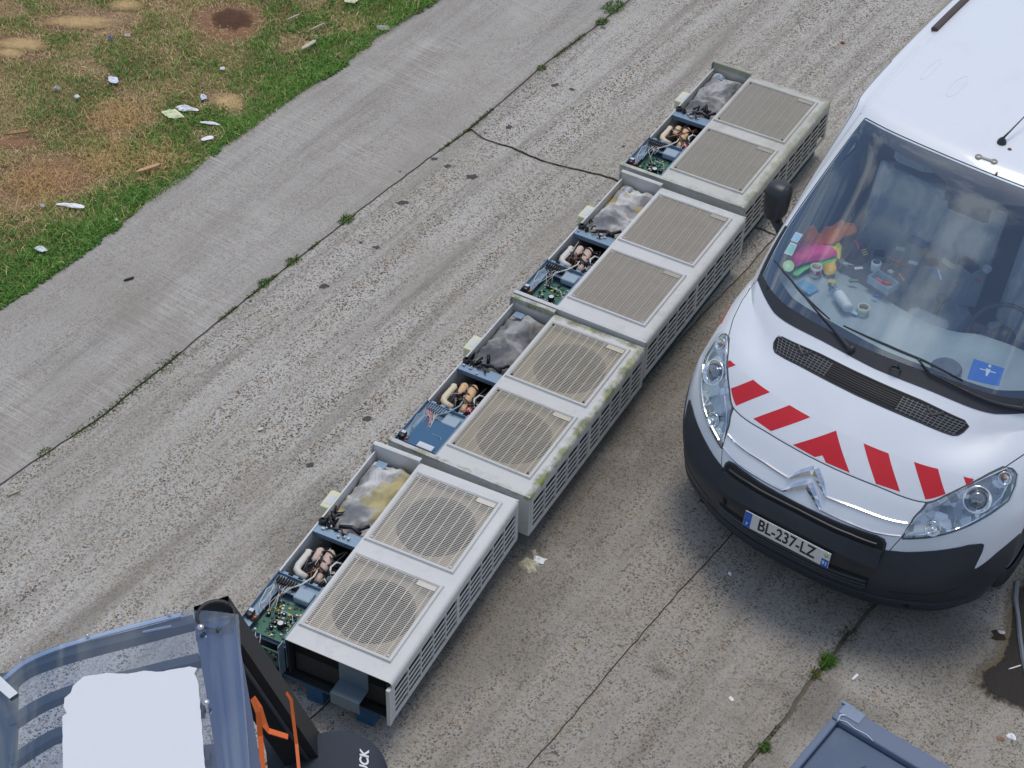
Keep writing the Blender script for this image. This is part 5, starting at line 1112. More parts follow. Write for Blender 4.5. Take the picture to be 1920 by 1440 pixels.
# steering wheel, binnacle, centre stack
Q=Matrix.Translation((.40,1.53,1.12))@Matrix.Rotation(math.radians(38),4,'X'); q=MB(); n=32
q.tube([Q@Vector((.19*math.cos(2*math.pi*k/n),.19*math.sin(2*math.pi*k/n),0)) for k in range(n)],.014,8,closed=True); sw=q.build('steering_wheel',M['black'],van); q=MB(); q.lathe([(0,.02),(.06,.015),(.075,-.02)],n=16,M=Q); q.box(-.185,.185,-.02,.02,-.012,.004,M=Q); q.box(-.02,.02,-.185,0,-.012,.003,M=Q); q.build('wheel_hub',M['black'],sw)
q=MB(); q.lathe([(.075,0),(.085,.03),(.07,.045),(.05,.03),(0,.028)],(.30,1.02,1.17),24); q.build('instrument_cowl',SEATD,van)
q=MB(); q.box(-.14,.12,1.36,1.52,.75,1.10,0,.03); q.build('centre_console',DASH,van)
q=MB(); q.tube([(-.02,1.55,1.0),(-.01,1.60,1.12)],.014,8); q.lathe([(0,.05),(.028,.03),(.03,0),(.018,-.02)],(-.01,1.60,1.13),14); q.build('gear_lever',M['black'],van)
# inner mirror bracket
q=MB(); q.box(-.12,.12,1.66,1.70,1.70,1.77,0,.015); q.build('rear_view_mirror',M['black'],van)
# ------------------------------------------------------------ things on the dashboard and in the cab
def cloth(name,pts,z,m,label,cat,h=.05,seed=1,zf=0):
    P=[vp(px,py,z) for px,py in pts]; cx=sum(p.x for p in P)/len(P); cy=sum(p.y for p in P)/len(P)
    loop=smooth_closed([(p.x,p.y) for p in P],4); n=len(loop); rings=[1,.86,.68,.48,.25]; vs=[]
    for k,r in enumerate(rings):
        for (x,y) in loop:
            X=cx+(x-cx)*r;Y=cy+(y-cy)*r; f=noise.noise(Vector((X*16+seed,Y*16,seed*2.1))); f2=noise.noise(Vector((X*40,Y*34+seed,3)))
            vs.append((X,Y,z+(0 if k==0 else h*(1-r**2)**.5+f*h*.8+f2*h*.25)))
    vs.append((cx,cy,z+h)); q=MB(); q.add(vs,[(k*n+i,k*n+(i+1)%n,(k+1)*n+(i+1)%n,(k+1)*n+i) for k in range(len(rings)-1) for i in range(n)]+[((len(rings)-1)*n+i,(len(rings)-1)*n+(i+1)%n,len(vs)-1) for i in range(n)],0,True)
    # vertices are in van coordinates
    o=q.build(name,m); o.location=VO; o.rotation_euler=(0,0,VYAW); return tag(o,label,cat)
def vroot(name,px,py,z,label,cat,group=None,rz=0):
    p=vp(px,py,z); w=VO+_vn*p.x+_va*p.y+Vector((0,0,z)); return tag(empty(name,w,VYAW+rz),label,cat,group)
def vobj(name,q,m,px,py,z,label,cat,group=None,rz=0,rot=None):
    p=vp(px,py,z); w=VO+_vn*p.x+_va*p.y+Vector((0,0,z)); o=q.build(name,m); o.location=w; o.rotation_euler=rot or (0,0,VYAW+rz); return tag(o,label,cat,group)
DZ=1.19
ORG=mat('fluo_orange',(.95,.22,.03),.7); PNK=mat('fluo_pink',(.92,.08,.30),.7); YEL=mat('fluo_yellow',(.90,.75,.06),.7); GRN=mat('fluo_green',(.20,.70,.20),.7)
cloth('folded_cloth',[(1500,455),(1512,430),(1524,430),(1535,440),(1548,452),(1546,464),(1515,462)],DZ+.03,ORG,'orange cloth behind the windscreen, beside the light blue sticker','cloth',.05,1)
cloth('orange_glove',[(1538,438),(1555,428),(1575,421),(1588,428),(1603,425),(1606,436),(1585,444),(1565,455),(1545,456)],DZ+.05,ORG,'orange glove with a cuff, top of the bright pile on the dashboard','glove',.05,2)
cloth('pink_cloth',[(1478,492),(1490,465),(1500,456),(1530,457),(1560,465),(1570,477),(1545,487),(1510,493),(1490,500)],DZ+.045,PNK,'bright pink cloth spread over the pile on the dashboard','cloth',.045,3)
cloth('green_cloth',[(1487,510),(1510,494),(1545,488),(1566,480),(1568,490),(1545,500),(1515,505),(1495,517)],DZ+.012,GRN,'green cloth sticking out under the pink cloth','cloth',.02,4)
cloth('yellow_cloth',[(1552,460),(1573,456),(1579,466),(1574,486),(1565,480),(1556,468)],DZ+.02,YEL,'yellow cloth right of the pink cloth, just under the orange glove','cloth',.03,5)
cloth('yellow_glove',[(1545,497),(1563,489),(1568,500),(1567,511),(1553,516),(1544,509)],DZ+.01,mat('deep_yellow',(.78,.47,.03),.7),'crumpled deep yellow glove beside the red and white tape roll','glove',.03,6)
def taperoll(px,py,r,w,mo,mi,label,z=DZ,tilt=None):
    o=vroot('tape_roll',px,py,z,label,'tape roll','tape rolls on the dashboard')
    q=MB(); q.lathe([(r*.80,0),(r,0),(r,w),(r*.80,w)],n=28); q.build('tape',mo,o)
    q=MB(); q.lathe([(r*.80,w+.0005),(r*.72,w+.0005),(r*.72,0),(r*.80,0)],n=28); q.build('core',mi,o); return o
RW=mat('red_white_tape',(.62,.60,.58),.5)
o=taperoll(1529,511,.036,.045,RW,CREAM,'tape roll with red squares on white, lying beside the bright cloths')
for k in range(6):
    q=MB(); a=k*math.pi/3; 
    q.add([(.0366*math.cos(a+d),.0366*math.sin(a+d),z) for z in(.010,.034) for d in(0,.22,.44,.66)],[(0,1,5,4),(1,2,6,5),(2,3,7,6)]); q.build('red_square',M['red'],o)
o=taperoll(1618,584,.036,.034,CREAM,mat('card_core',(.36,.32,.25),.8),'cream masking tape roll standing alone near the windscreen bottom')
q=MB(); q.box(-.045,-.01,-.055,-.03,.0,.006,0,.003); q.build('blue_tab',stk,o); 
# blue pack
q=MB(); q.box(-.055,.055,-.04,.04,0,.014,0,.004); vobj('blue_pack',q,mat('pack_blue',(.14,.36,.55),.4,var=.15,vscale=30),1513,541,DZ-.01,'flat light blue pack lying under the left wiper blade','pack',rz=-.25)
# bottle with plastic bag
d0=vp(1571,550,DZ+.02);d1=vp(1592,580,DZ+.02); dr=(d1-d0); L_=dr.length; ang=math.atan2(dr.y,dr.x)
bt_=vroot('white_bottle',1571,550,DZ+.03,'white bottle lying on the dashboard with a clear bag at its neck','bottle',rz=ang)
RX=Matrix.Rotation(math.radians(90),4,'Y'); q=MB(); q.lathe([(0,0),(.030,.004),(.032,.02),(.032,.095),(.028,.105),(.028,.110),(.031,.114),(.031,.135),(.018,.145),(0,.146)],n=24,M=RX); q.build('bottle_body',WHT,bt_)
q=MB(); q.tube([(-.002,0,0),(-.03,.005,-.005),(-.06,-.01,-.012)],[.028,.016,.03],9); q.build('plastic_bag',M['clear'],bt_)
# cap with yellow print
cp=vroot('work_hat',1603,480,DZ,'dark cap with a yellow printed mark and red trim, right of the orange glove','cap',rz=-.5)
q=MB(); q.lathe([(.085,0),(.084,.03),(.07,.06),(.04,.078),(0,.082)],n=24); q.build('crown',mat('cap_navy',(.03,.035,.055),.8,var=.3,vscale=20),cp); q=MB(); q.prism([(-.07,-.05),(-.04,-.12),(.04,-.12),(.07,-.05)],.004,.010); q.build('peak',mat('cap_grey',(.16,.17,.15),.8),cp)
q=MB(); q.tube([(-.06,.02,.066),(-.02,.01,.082),(.04,-.01,.076)],.006,6); q.tube([(-.05,-.04,.055),(0,-.055,.062),(.055,-.05,.05)],.006,6); q.build('red_trim',M['red'],cp)
for k in range(3):
    q=MB(); q.box(.045+.012*k,.051+.012*k,.0,.03,.074-.008*k,.077-.008*k); q.build('yellow_mark',COMPY,cp)
# clear box with red tool
cb_=vroot('clear_box',1654,536,DZ,'clear plastic box holding a red tool, in the middle of the dashboard','box',rz=-.22)
q=MB(); q.box(-.075,.075,-.045,.045,0,.004); q.box(-.075,-.072,-.045,.045,.004,.05); q.box(.072,.075,-.045,.045,.004,.05); q.box(-.072,.072,-.045,-.042,.004,.05); q.box(-.072,.072,.042,.045,.004,.05); q.build('box_shell',mat('frosted_blue',(.30,.45,.52),.25,coat=.3),cb_)
q=MB(); q.box(-.05,.03,-.03,.0,.006,.03,0,.01); q.tube([(.0,-.01,.03),(.05,.01,.04)],.012,8); q.build('red_tool',M['red'],cb_)
q=MB(); q.lathe([(.028,0),(.030,.05),(.022,.055)],n=18); vobj('white_cup',q,WHT,1641,505,DZ,'small white cup behind the clear box','cup')
def paper(px,py,w,h,m,label,z=DZ,rz=0,name='paper_sheet',cat='paper',t=.003,tilt=(0,0)):
    q=MB(); q.box(-w/2,w/2,-h/2,h/2,0,t); p=vp(px,py,z); wd=VO+_vn*p.x+_va*p.y+Vector((0,0,z)); o=q.build(name,m); o.location=wd; o.rotation_euler=(tilt[0],tilt[1],VYAW+rz); return tag(o,label,cat)
paper(1712,493,.055,.03,WHT,'small white slip of paper at the edge of the middle tray',rz=.3)
bro=paper(1757,515,.10,.055,mat('brochure_blue',(.03,.14,.40),.4),'blue and white folded leaflet pointing to the driver side',rz=-.6,name='leaflet',cat='leaflet',t=.004); q=MB(); q.prism([(-.05,.027),(.05,-.01),(.05,.005),(-.02,.027)],.0045,.006); q.build('white_half',WHT,bro)
paper(1790,535,.03,.022,mat('orange_card',(.5,.2,.1),.5),'tiny orange edged card at the end of the leaflet',rz=-.6,name='small_card',cat='card')
paper(1778,497,.085,.022,CREAM,'pale narrow box lying beyond the leaflet',rz=-.3,name='narrow_box',cat='box',t=.02)
paper(1795,428,.20,.11,mat('paper_teal',(.42,.55,.56),.6),'large pale sheet lying on the passenger seat beside the dark ring',z=.90,rz=-.15,tilt=(.1,0))
paper(1767,450,.06,.09,mat('folder_red',(.36,.06,.06),.6),'dark red folder left of the dark ring',z=.92,rz=.1,name='red_folder',cat='folder')
paper(1829,453,.05,.06,mat('note_pale',(.50,.58,.52),.6),'pale note just right of the dark ring',z=.95,rz=.2,name='note_card',cat='note')
paper(1848,480,.10,.07,mat('box_ochre',(.36,.27,.10),.6),'ochre cardboard box beside the gear lever',z=1.0,rz=-.1,name='ochre_box',cat='box',t=.05)
paper(1690,392,.10,.09,mat('jug_pale',(.42,.53,.55),.4),'pale plastic can on the passenger seat',z=.92,rz=.1,name='plastic_can',cat='can',t=.12)
paper(1706,368,.09,.06,mat('bag_pale',(.45,.52,.60),.6),'pale bag at the back of the passenger seat',z=1.0,rz=.4,name='pale_bag',cat='bag',t=.06)
CL=[('grey_pouch',1625,462,.09,.05,.02,(.12,.14,.16),'grey pouch above the clear box'),('white_wrapper',1688,468,.05,.03,.008,(.6,.62,.62),'white wrapper above the tools'),('black_radio',1648,478,.06,.035,.025,(.02,.02,.025),'black radio between the hat and the tools'),('tan_notebook',1735,478,.09,.06,.012,(.30,.24,.16),'tan notebook above the leaflet'),('green_pen_box',1600,528,.05,.02,.012,(.10,.22,.14),'small green box between the hat and the clear box'),('blue_lighter',1642,556,.03,.012,.01,(.03,.12,.42),'tiny blue lighter under the clear box'),('cardboard_flap',1760,455,.08,.03,.006,(.38,.33,.24),'cardboard flap under the dark ring'),('dark_glove',1815,500,.11,.06,.03,(.035,.04,.05),'dark glove right of the pale narrow box'),('white_paper_ball',1850,508,.04,.035,.03,(.55,.58,.58),'white paper ball near the steering wheel'),('red_marker',1833,528,.04,.010,.01,(.45,.06,.05),'thin red marker near the steering wheel')]
CL+=[('white_receipt',1610,503,.05,.02,.003,(.7,.7,.68),'white receipt between the yellow glove and the hat'),('yellow_packet',1560,530,.04,.03,.01,(.6,.5,.1),'small yellow packet right of the light blue pack'),('silver_tin',1668,516,.03,.03,.03,(.45,.46,.48),'silver tin behind the clear box corner'),('blue_folder',1722,455,.12,.07,.006,(.05,.12,.30),'dark blue folder left of the red folder'),('white_envelope',1745,433,.10,.06,.005,(.62,.65,.66),'white envelope at the left of the large pale sheet'),('pale_gloves',1700,425,.10,.07,.03,(.42,.46,.45),'pale gloves at the back of the dashboard'),('orange_strap',1690,520,.07,.012,.006,(.7,.25,.05),'orange strap right of the clear box'),('black_case',1745,495,.08,.035,.025,(.02,.02,.025),'black case under the tan notebook')]
for i,(nm,px,py,w,h,t_,c,lb) in enumerate(CL): paper(px,py,w,h,mat(nm,c,.6,var=.15,vscale=20),lb,DZ if py>470 and px<1700 else DZ-.05,random.uniform(-.8,.8),nm,nm.split('_')[-1],t_)
q=MB(); q.tube([(.045*math.cos(2*math.pi*k/24),.045*math.sin(2*math.pi*k/24),0) for k in range(24)],.004,7,closed=True); vobj('dark_ring',q,M['black'],1793,450,.99,'thin dark ring lying over the papers in the cab','ring')
for i,(px,py,w,h,z,c,rz,lb) in enumerate([(1662,492,.05,.018,.02,(.03,.03,.035),.4,'black handle among the tools behind the clear box'),(1680,494,.055,.02,.02,(.50,.10,.05),-.1,'red handled tool among the tools behind the clear box'),(1672,505,.04,.03,.015,(.05,.06,.07),.8,'dark pouch under the red handled tool'),(1697,500,.05,.015,.015,(.22,.15,.10),.2,'brown handle right of the red handled tool'),(1585,497,.03,.02,.014,(.4,.45,.45),.5,'small pale clip in front of the cap')]):
    q=MB(); q.box(-w/2,w/2,-h/2,h/2,0,z,0,.005); q.tube([(w/2-.002,0,z/2),(w/2+.03,0,z/2)],.004,6); vobj('hand_tool',q,mat('tool_%d'%i,c,.5),px,py,DZ,lb,'tool',None,rz)
# ------------------------------------------------------------ grey lidded container, bottom right
GP=mat('grey_container_plastic',(.062,.098,.16),.62,var=.10,vscale=6,bump=.05,bscale=200,dirt=.25,dcol=(.2,.22,.25),dscale=5); GPL=mat('grey_container_rim',(.115,.15,.22),.62,var=.1,vscale=8)
c0=at(1580,1318,1.0); ex=(at(1790,1442,1.0)-c0).normalized(); ey=Vector((-ex.y,ex.x,0)); R3=Matrix(((ex.x,ey.x,0,c0.x),(ex.y,ey.y,0,c0.y),(0,0,1,0),(0,0,0,1)))
bn=tag(empty('container'),'blue grey plastic container with a taped lid corner, at the bottom edge of the photo','container'); bn.matrix_world=R3
q=MB(); q.box(.03,1.14,-.80,-.03,.02,.93,0,.03); q.build('container_body',GP,bn)
q=MB(); q.box(.038,1.17,-.82,-.105,.951,.972,0,.012); q.build('lid',GP,bn)
q=MB(); q.box(0,1.20,-.100,0,.94,1.0,0,.008); q.box(0,.036,-.85,-.101,.94,.992,0,.006); q.box(1.172,1.20,-.85,-.101,.94,.992,0,.006); q.build('rim',GPL,bn)
q=MB(); q.box(.015,.12,-.06,.006,1.0005,1.0035); q.box(-.004,.06,-.002,.012,.985,1.004); q.build('tape_patch',mat('clear_tape',(.17,.22,.31),.5,var=.25,vscale=30),bn)
q=MB(); q.tube([(.03,-.10,1.002),(.07,-.085,1.003),(.12,-.094,1.003),(.18,-.088,1.002),(.22,-.10,1.002)],.0025,5); q.tube([(.035,-.105,.995),(.03,-.07,1.004),(.05,-.055,1.004)],.004,5); q.build('glue_trail',mat('glue_white',(.55,.62,.72),.3),bn)
q=MB(); q.tube([(.26,-.22,.9735),(.20,-.34,.9735),(.17,-.42,.9735)],.0014,4); q.build('scratch',M['bumper'],bn)
# ------------------------------------------------------------ forklift, bottom left
RR=Vector((.81,.586,0)); BB=Vector((.586,-.81,0))
f0=Vector((-.13,-1.16,0)); FM4=Matrix(((BB.x,RR.x,0,f0.x),(BB.y,RR.y,0,f0.y),(0,0,1,0),(0,0,0,1)))
fk=tag(empty('forklift'),'dark forklift truck with a clear sheet over its curved roof bars','forklift'); fk.matrix_world=FM4; FI=FM4.inverted()
def fp(px,py,z): return FI@at(px,py,z)
FKD=mat('forklift_dark',(.020,.027,.042),.75,var=.2,vscale=5,dirt=.15,dcol=(.12,.11,.1)); FKB=mat('forklift_black',(.012,.012,.014),.5); BARM=mat('guard_bar_grey',(.05,.055,.06),.45,var=.15,vscale=6)
def zbar(t): return 2.09-.12*t-.26*max(0,t-.55)**2*2.2   # height along the guard towards the front
def guardpt(px,py):
    z=2.09
    for _ in range(6):
        p=fp(px,py,z); t=-p.y; z=zbar(max(0,t))
    return fp(px,py,z)
def bar_(pts,w,h,nm,m,parent,dz=0):
    P=[guardpt(*p) for p in pts]; q=MB(); vs=[]
    for i,p in enumerate(P):
        a=P[max(0,i-1)];b_=P[min(len(P)-1,i+1)]; t=(b_-a).normalized(); x=t.cross(Vector((0,0,1))).normalized(); up=x.cross(t)
        for sx,sz in ((-1,0),(1,0),(1,-1),(-1,-1)): vs.append(p+x*sx*w/2+up*(sz*h+dz))
    n=len(P); q.add([tuple(v) for v in vs],[(i*4+k,i*4+(k+1)%4,(i+1)*4+(k+1)%4,(i+1)*4+k) for i in range(n-1) for k in range(4)]+[(0,1,2,3),((n-1)*4+3,(n-1)*4+2,(n-1)*4+1,(n-1)*4)])
    return q.build(nm,m,parent)
def scurve(A,n=12):
    A=[Vector((a,b,0)) for a,b in A]; out=[]
    P=[2*A[0]-A[1]]+A+[2*A[-1]-A[-2]]
    for i in range(1,len(P)-2):
        for t in range(n):
            t/=n; p=P[i-1:i+3]; q=.5*((2*p[1])+(p[2]-p[0])*t+(2*p[0]-5*p[1]+4*p[2]-p[3])*t*t+(3*p[1]-p[0]-3*p[2]+p[3])*t**3); out.append((q.x,q.y))
    return out+[(A[-1].x,A[-1].y)]
og=empty('overhead_guard'); og.parent=fk
bar_(scurve([(362,1158),(270,1182),(180,1205),(100,1228),(45,1250),(5,1285)],5),.045,.05,'side_rail',BARM,og,-.006)
for L in ([(372,1228),(250,1258),(150,1283),(75,1312),(12,1352)],[(380,1322),(250,1335),(120,1365),(75,1385),(15,1424)],[(392,1412),(250,1425),(120,1445),(60,1475)],[(405,1500),(250,1515),(120,1540)]):
    bar_(scurve(L,5),.042,.045,'roof_bar',BARM,og,-.012)
bar_([(14,1256),(13,1340),(12,1440),(12,1560)],.07,.05,'front_member',BARM,og,-.014)
bar_([(402,1165),(420,1260),(438,1370),(455,1480),(470,1580)],.16,.06,'rear_member',mat('rear_member_sky_veil',(.085,.11,.17),.85),og,-.008)  # sky reflection veil of the sheet is mixed into this blue
rl_=bar_(scurve([(340,1156),(270,1173),(180,1197),(100,1222),(45,1247),(4,1280)],5),.018,.006,'aluminium_strip',mat('aluminium_strip',(.62,.66,.72),.35,metal=.6),og,.012)
bar_([(268,1186),(322,1175)],.010,.006,'inner_strip',COMPS,og,.006)
# clear sheet following the bars
cols_=[]
edgeT=scurve([(448,1158),(362,1150),(270,1170),(180,1194),(100,1218),(45,1242),(-2,1280)],4)
def shp(i,j,n): pass
T0=[guardpt(*p) for p in edgeT]; Bv=(guardpt(462,1440)-guardpt(442,1162)); Bv.z=0
vs=[];nj=12
for j in range(nj+1):
    for p in T0:
        q_=p+Bv*(j/nj)*2.6; vs.append((q_.x,q_.y,zbar(max(0,-q_.y))+.020+(.006*noise.noise(Vector((q_.x*5,q_.y*5,0)))))) 
q=MB(); n=len(T0); q.add(vs,[(j*n+i,j*n+i+1,(j+1)*n+i+1,(j+1)*n+i) for j in range(nj) for i in range(n-1)],0,True); sheet=q.build('clear_sheet',M['clear'],og)
# second folded layer along the rear edge
W_=[(384,1168),(442,1162),(468,1450),(420,1452)]; W2=[guardpt(*p) for p in W_]; vs=[]
for j in range(9):
    for i in range(7):
        a=W2[0].lerp(W2[1],i/6);b_=W2[3].lerp(W2[2],i/6); p=a.lerp(b_,j/8*1.5); vs.append((p.x,p.y,2.114+.004*math.sin(i*2.2+j*.4)+.006*noise.noise(Vector((i,j*.6,2)))))
q=MB(); q.add(vs,[(j*7+i,j*7+i+1,(j+1)*7+i+1,(j+1)*7+i) for j in range(8) for i in range(6)],0,True); q.build('sheet_fold',glassmat('sheet_fold',(.74,.80,.90),refl=.3,base=.04,rough=.25),og)
# white board stuck under the sheet, torn edges
wb=[(158,1278),(200,1271),(240,1273),(272,1267),(300,1269),(330,1264),(356,1259),(371,1262),(366,1272),(373,1290),(378,1350),(385,1440),(396,1540),(120,1540),(120,1440),(119,1352),(127,1346),(121,1335),(123,1318),(135,1308),(139,1295)]
wbd=[]
for a,b_ in zip(wb,wb[1:]+wb[:1]):
    k=max(1,int(math.hypot(b_[0]-a[0],b_[1]-a[1])/7))
    for t in range(k): wbd.append((a[0]+(b_[0]-a[0])*t/k+random.uniform(-.5,.5),a[1]+(b_[1]-a[1])*t/k+random.uniform(-.5,.5)))
Pw=[guardpt(*p) for p in wbd]; bm=bmesh.new(); vv=[bm.verts.new((p.x,p.y,zbar(max(0,-p.y))+.027)) for p in Pw]; f=bm.faces.new(vv); f.normal_update()
ex_=bmesh.ops.extrude_face_region(bm,geom=[f]); 
for v in [g_ for g_ in ex_['geom'] if isinstance(g_,bmesh.types.BMVert)]: v.co.z+=.004
bmesh.ops.triangulate(bm,faces=bm.faces[:]); bmesh.ops.recalc_face_normals(bm,faces=bm.faces[:]); me=bpy.data.meshes.new('white_board'); bm.to_mesh(me); bm.free()
link('white_board',me,mat('white_board',(.66,.68,.70),.55,var=.03,vscale=9,dirt=.06,dcol=(.5,.45,.4)),og)
q=MB()
for px,py in ((378,1190),(388,1331),(398,1470)):
    p=guardpt(px,py); q.lathe([(0,.010),(.007,.009),(.013,.006),(.015,0)],(p.x,p.y,2.13),14)
for px,py in ((40,1230+10),(165,1190+8),(318,1156+1)):
    p=guardpt(px,py); q.lathe([(0,.006),(.006,.005),(.009,0)],(p.x,p.y,p.z+.022),12)
q.build('bolt',COMPS,og)
p=guardpt(16,1296); q=MB(); q.add([tuple(guardpt(*a)+Vector((0,0,.03))) for a in ((2,1276),(36,1308),(20,1319),(-2,1300))],[(0,1,2,3)]); q.build('taped_scrap',WHT,og)
# rear pillar: hollow top, wide channel running back and down
top=[guardpt(362,1145),guardpt(428,1140)]
def prism_path(A,B,w,d,nm,m):
    A=Vector(A);B=Vector(B); t=(B-A).normalized(); x=Vector((1,0,0)); x=(x-t*x.dot(t)).normalized(); y=t.cross(x); q=MB(); vs=[]
    for P_ in (A,B):
        for sx,sy in ((-1,-1),(1,-1),(1,1),(-1,1)): vs.append(P_+x*sx*w/2+y*sy*d/2)
    q.add([tuple(v) for v in vs],[(0,1,5,4),(1,2,6,5),(2,3,7,6),(3,0,4,7),(4,5,6,7)]); return q.build(nm,m,fk)
pA=fp(398,1158,2.09); pB=fp(578,1420,1.02); pp=prism_path(pA,pB,.17,.15,'rear_pillar',FKB)
q=MB(); d_=(pB-pA); off_=Vector((.088,.02,.03)); q.tube([pA+off_,pA+d_*.5+off_,pB+off_],.010,6); q.build('pillar_edge',BARM,pp)
pA2=pA+Vector((1.0,0,0)); pB2=pB+Vector((.72,0,0)); prism_path(pA2,pB2,.105,.13,'rear_pillar',FKB)
q=MB(); q.lathe([(.07,-.05),(.082,.0),(.078,.012),(.066,.0),(.06,-.05),(.0,-.05)],(pA.x+.0,pA.y+.015,2.10),24); q.build('pillar_cap',FKB,pp)
# rounded engine cover with lettering
cz=1.12; cc=fp(628,1440,cz); ra=.235; q=MB(); 
q.lathe([(ra,-.62),(ra*1.0,-.06),(ra*.97,-.02),(ra*.90,.006),(ra*.75,.022),(ra*.4,.034),(0,.038)],(cc.x,cc.y,cz-.02),56); cv=q.build('rear_cover',FKD,fk)
kx=fp(683,1405,cz+.02); ky=fp(679,1440,cz+.02); up_=(fp(660,1405,cz+.02)-kx); al=(fp(684,1380,cz+.02)-fp(682,1430,cz+.02)).normalized(); al.z=0; zz=Vector((.16,.05,1)).normalized(); al=(al-zz*al.dot(zz)).normalized(); yy_=zz.cross(al)
cen=fp(683,1427,cz+.02)
TM=Matrix(((al.x,yy_.x,zz.x,cen.x),(al.y,yy_.y,zz.y,cen.y),(al.z,yy_.z,zz.z,cz+.004),(0,0,0,1)))
text('UCK',.055,WHT,cv,0,0,0,bold=.0015,shear=.25,M4=TM@Matrix.Translation((0,0,.006)),ext=.004)
q=MB(); a=fp(566,1385,cz+.03); q.box(a.x-.03,a.x+.03,a.y-.035,a.y+.035,cz-.02,cz+.012,0,.006); hg=q.build('cover_hinge',FKB,fk)
q=MB()
for px,py in ((562,1380),(564,1395),(550,1401)): b_=fp(px,py,cz+.03); q.lathe([(0,.004),(.006,.003),(.007,0)],(b_.x,b_.y,cz+.013),10)
q.build('hinge_screw',COMPS,hg)
# seat back and orange belts
s0=fp(528,1345,1.05); q=MB(); s1=fp(540,1460,1.0)
q.tube([s0+Vector((0,.0,-.02)),s0+Vector((0,-.03,.0)),s0.lerp(s1,.5)+Vector((0,0,.0)),s1],[.055,.075,.085,.085],18); q.build('seat_back',FKD,fk)
q=MB(); s2=fp(478,1420,.9); q.box(s2.x-.16,s2.x+.10,s2.y-.35,s2.y+.02,.55,.86,0,.05); q.build('seat',FKD,fk)
OR_=mat('belt_orange',(.72,.14,.02),.5)
def ribbon(pts,w,nm,z=1.28,m=OR_):
    P=[fp(a,b_,zz_) for a,b_,zz_ in pts]; q=MB(); vs=[]
    for i,p in enumerate(P):
        t=(P[min(i+1,len(P)-1)]-P[max(0,i-1)]).normalized(); x=t.cross(Vector((0,0,1))).normalized()*w/2
        vs+=[p-x,p+x,p+x+Vector((0,0,-.006)),p-x+Vector((0,0,-.006))]
    q.add([tuple(v) for v in vs],[(i*4+k,i*4+(k+1)%4,(i+1)*4+(k+1)%4,(i+1)*4+k) for i in range(len(P)-1) for k in range(4)]+[(3,2,1,0),tuple(len(vs)-4+k for k in range(4))]); return q.build(nm,m,fk)
ribbon([(537,1298,1.70),(546,1312,1.66),(549,1340,1.60),(556,1395,1.50),(562,1460,1.45)],.014,'orange_belt')
ribbon([(474,1310,1.75),(484,1335,1.7),(488,1380,1.6),(495,1470,1.5)],.022,'orange_belt')
ribbon([(474,1308,1.74),(487,1328,1.70),(496,1358,1.63),(504,1370,1.60),(540,1381,1.56)],.026,'orange_lever')
# lower machine, mostly outside the frame
q=MB(); q.box(-.05,1.05,-1.25,.15,.18,.62,0,.04); q.build('chassis',FKD,fk)
q=MB(); q.box(-.02,1.02,.0+.02,.42,.25,.98,0,.10); q.build('counterweight',FKD,fk)
for (x,y) in ((.0,-1.15),(1.0,-1.15),(.08,.05),(.92,.05)):
    w=empty('wheel',(x,y,.26)); w.parent=fk; q=MB(); RM=Matrix.Rotation(math.radians(90),4,'Y'); q.lathe([(.14,-.08),(.24,-.08),(.26,-.05),(.26,.05),(.24,.08),(.14,.08)],n=28,M=RM); q.build('tyre',M['rubber'],w); q=MB(); q.lathe([(0,-.05),(.14,-.06),(.14,.06),(0,.05)],n=20,M=RM); q.build('rim',BARM,w)
q=MB(); 
for x in(.22,.78): q.box(x-.05,x+.05,-1.52,-1.42,.05,2.0)
q.box(.17,.83,-1.53,-1.41,1.9,1.98); q.box(.17,.83,-1.53,-1.41,.4,.5); q.build('mast',FKB,fk)
for x in(.3,.7): q=MB(); q.box(x-.05,x+.05,-1.56,-1.53,.06,.6); q.box(x-.05,x+.05,-2.6,-1.56,.06,.10); q.build('fork',FKB,fk)
for s_ in(.0,1.0): 
    q=MB(); q.tube([(s_,-.95,1.86),(s_,-1.2,1.2),(s_,-1.25,.6)],.03,8); q.build('front_pillar',FKB,fk)
# ------------------------------------------------------------ litter
def scrap(name,px,py,r,m,label,cat='paper scrap',asp=1.4,rot=0.,h=.02,z=None,jit=.3,group=None,n=9):
    p=at(px,py); zz_=float(gz(np.array([p.x]),np.array([p.y]))[0])+.035 if p.x<gedge(p.y) else .002
    if z is not None: zz_=z
    L=blob(0,0,r*(1.2 if r>.012 else 1),n,jit,asp,rot); q=MB(); k=len(L); vs=[]
    for s_,hh in ((1,0),(.7,.6),(.35,1)):
        for x,y in L: vs.append((x*s_,y*s_,h*hh*(.6+.6*noise.noise(Vector((x*s_*50+px,y*s_*50,py))))+ (h*.5*noise.noise(Vector((x*30+px,y*30,1))) if s_==1 else 0)))
    vs.append((0,0,h)); q.add(vs,[(j*k+i,j*k+(i+1)%k,(j+1)*k+(i+1)%k,(j+1)*k+i) for j in range(2) for i in range(k)]+[(2*k+i,2*k+(i+1)%k,3*k) for i in range(k)],0,False)
    o=q.build(name,m); o.location=(p.x,p.y,max(zz_,.001)); return tag(o,label,cat,group)
PAP=mat('litter_white',(.86,.86,.86),.6,var=.06,vscale=20); YLW=mat('litter_yellowish',(.74,.77,.48),.7,var=.1,vscale=30); BLUP=mat('litter_bluish',(.72,.76,.88),.6); WOOD=mat('raw_wood',(.52,.32,.17),.8,var=.25,vscale=30); TANM=mat('tan_scrap',(.50,.44,.32),.8,var=.2,vscale=20); STN=mat('pale_stone',(.36,.36,.30),.9,var=.2,vscale=30)
scrap('paper_scrap',213,154,.028,BLUP,'bluish white paper scrap in the grass, left of the middle of the verge',h=.02)
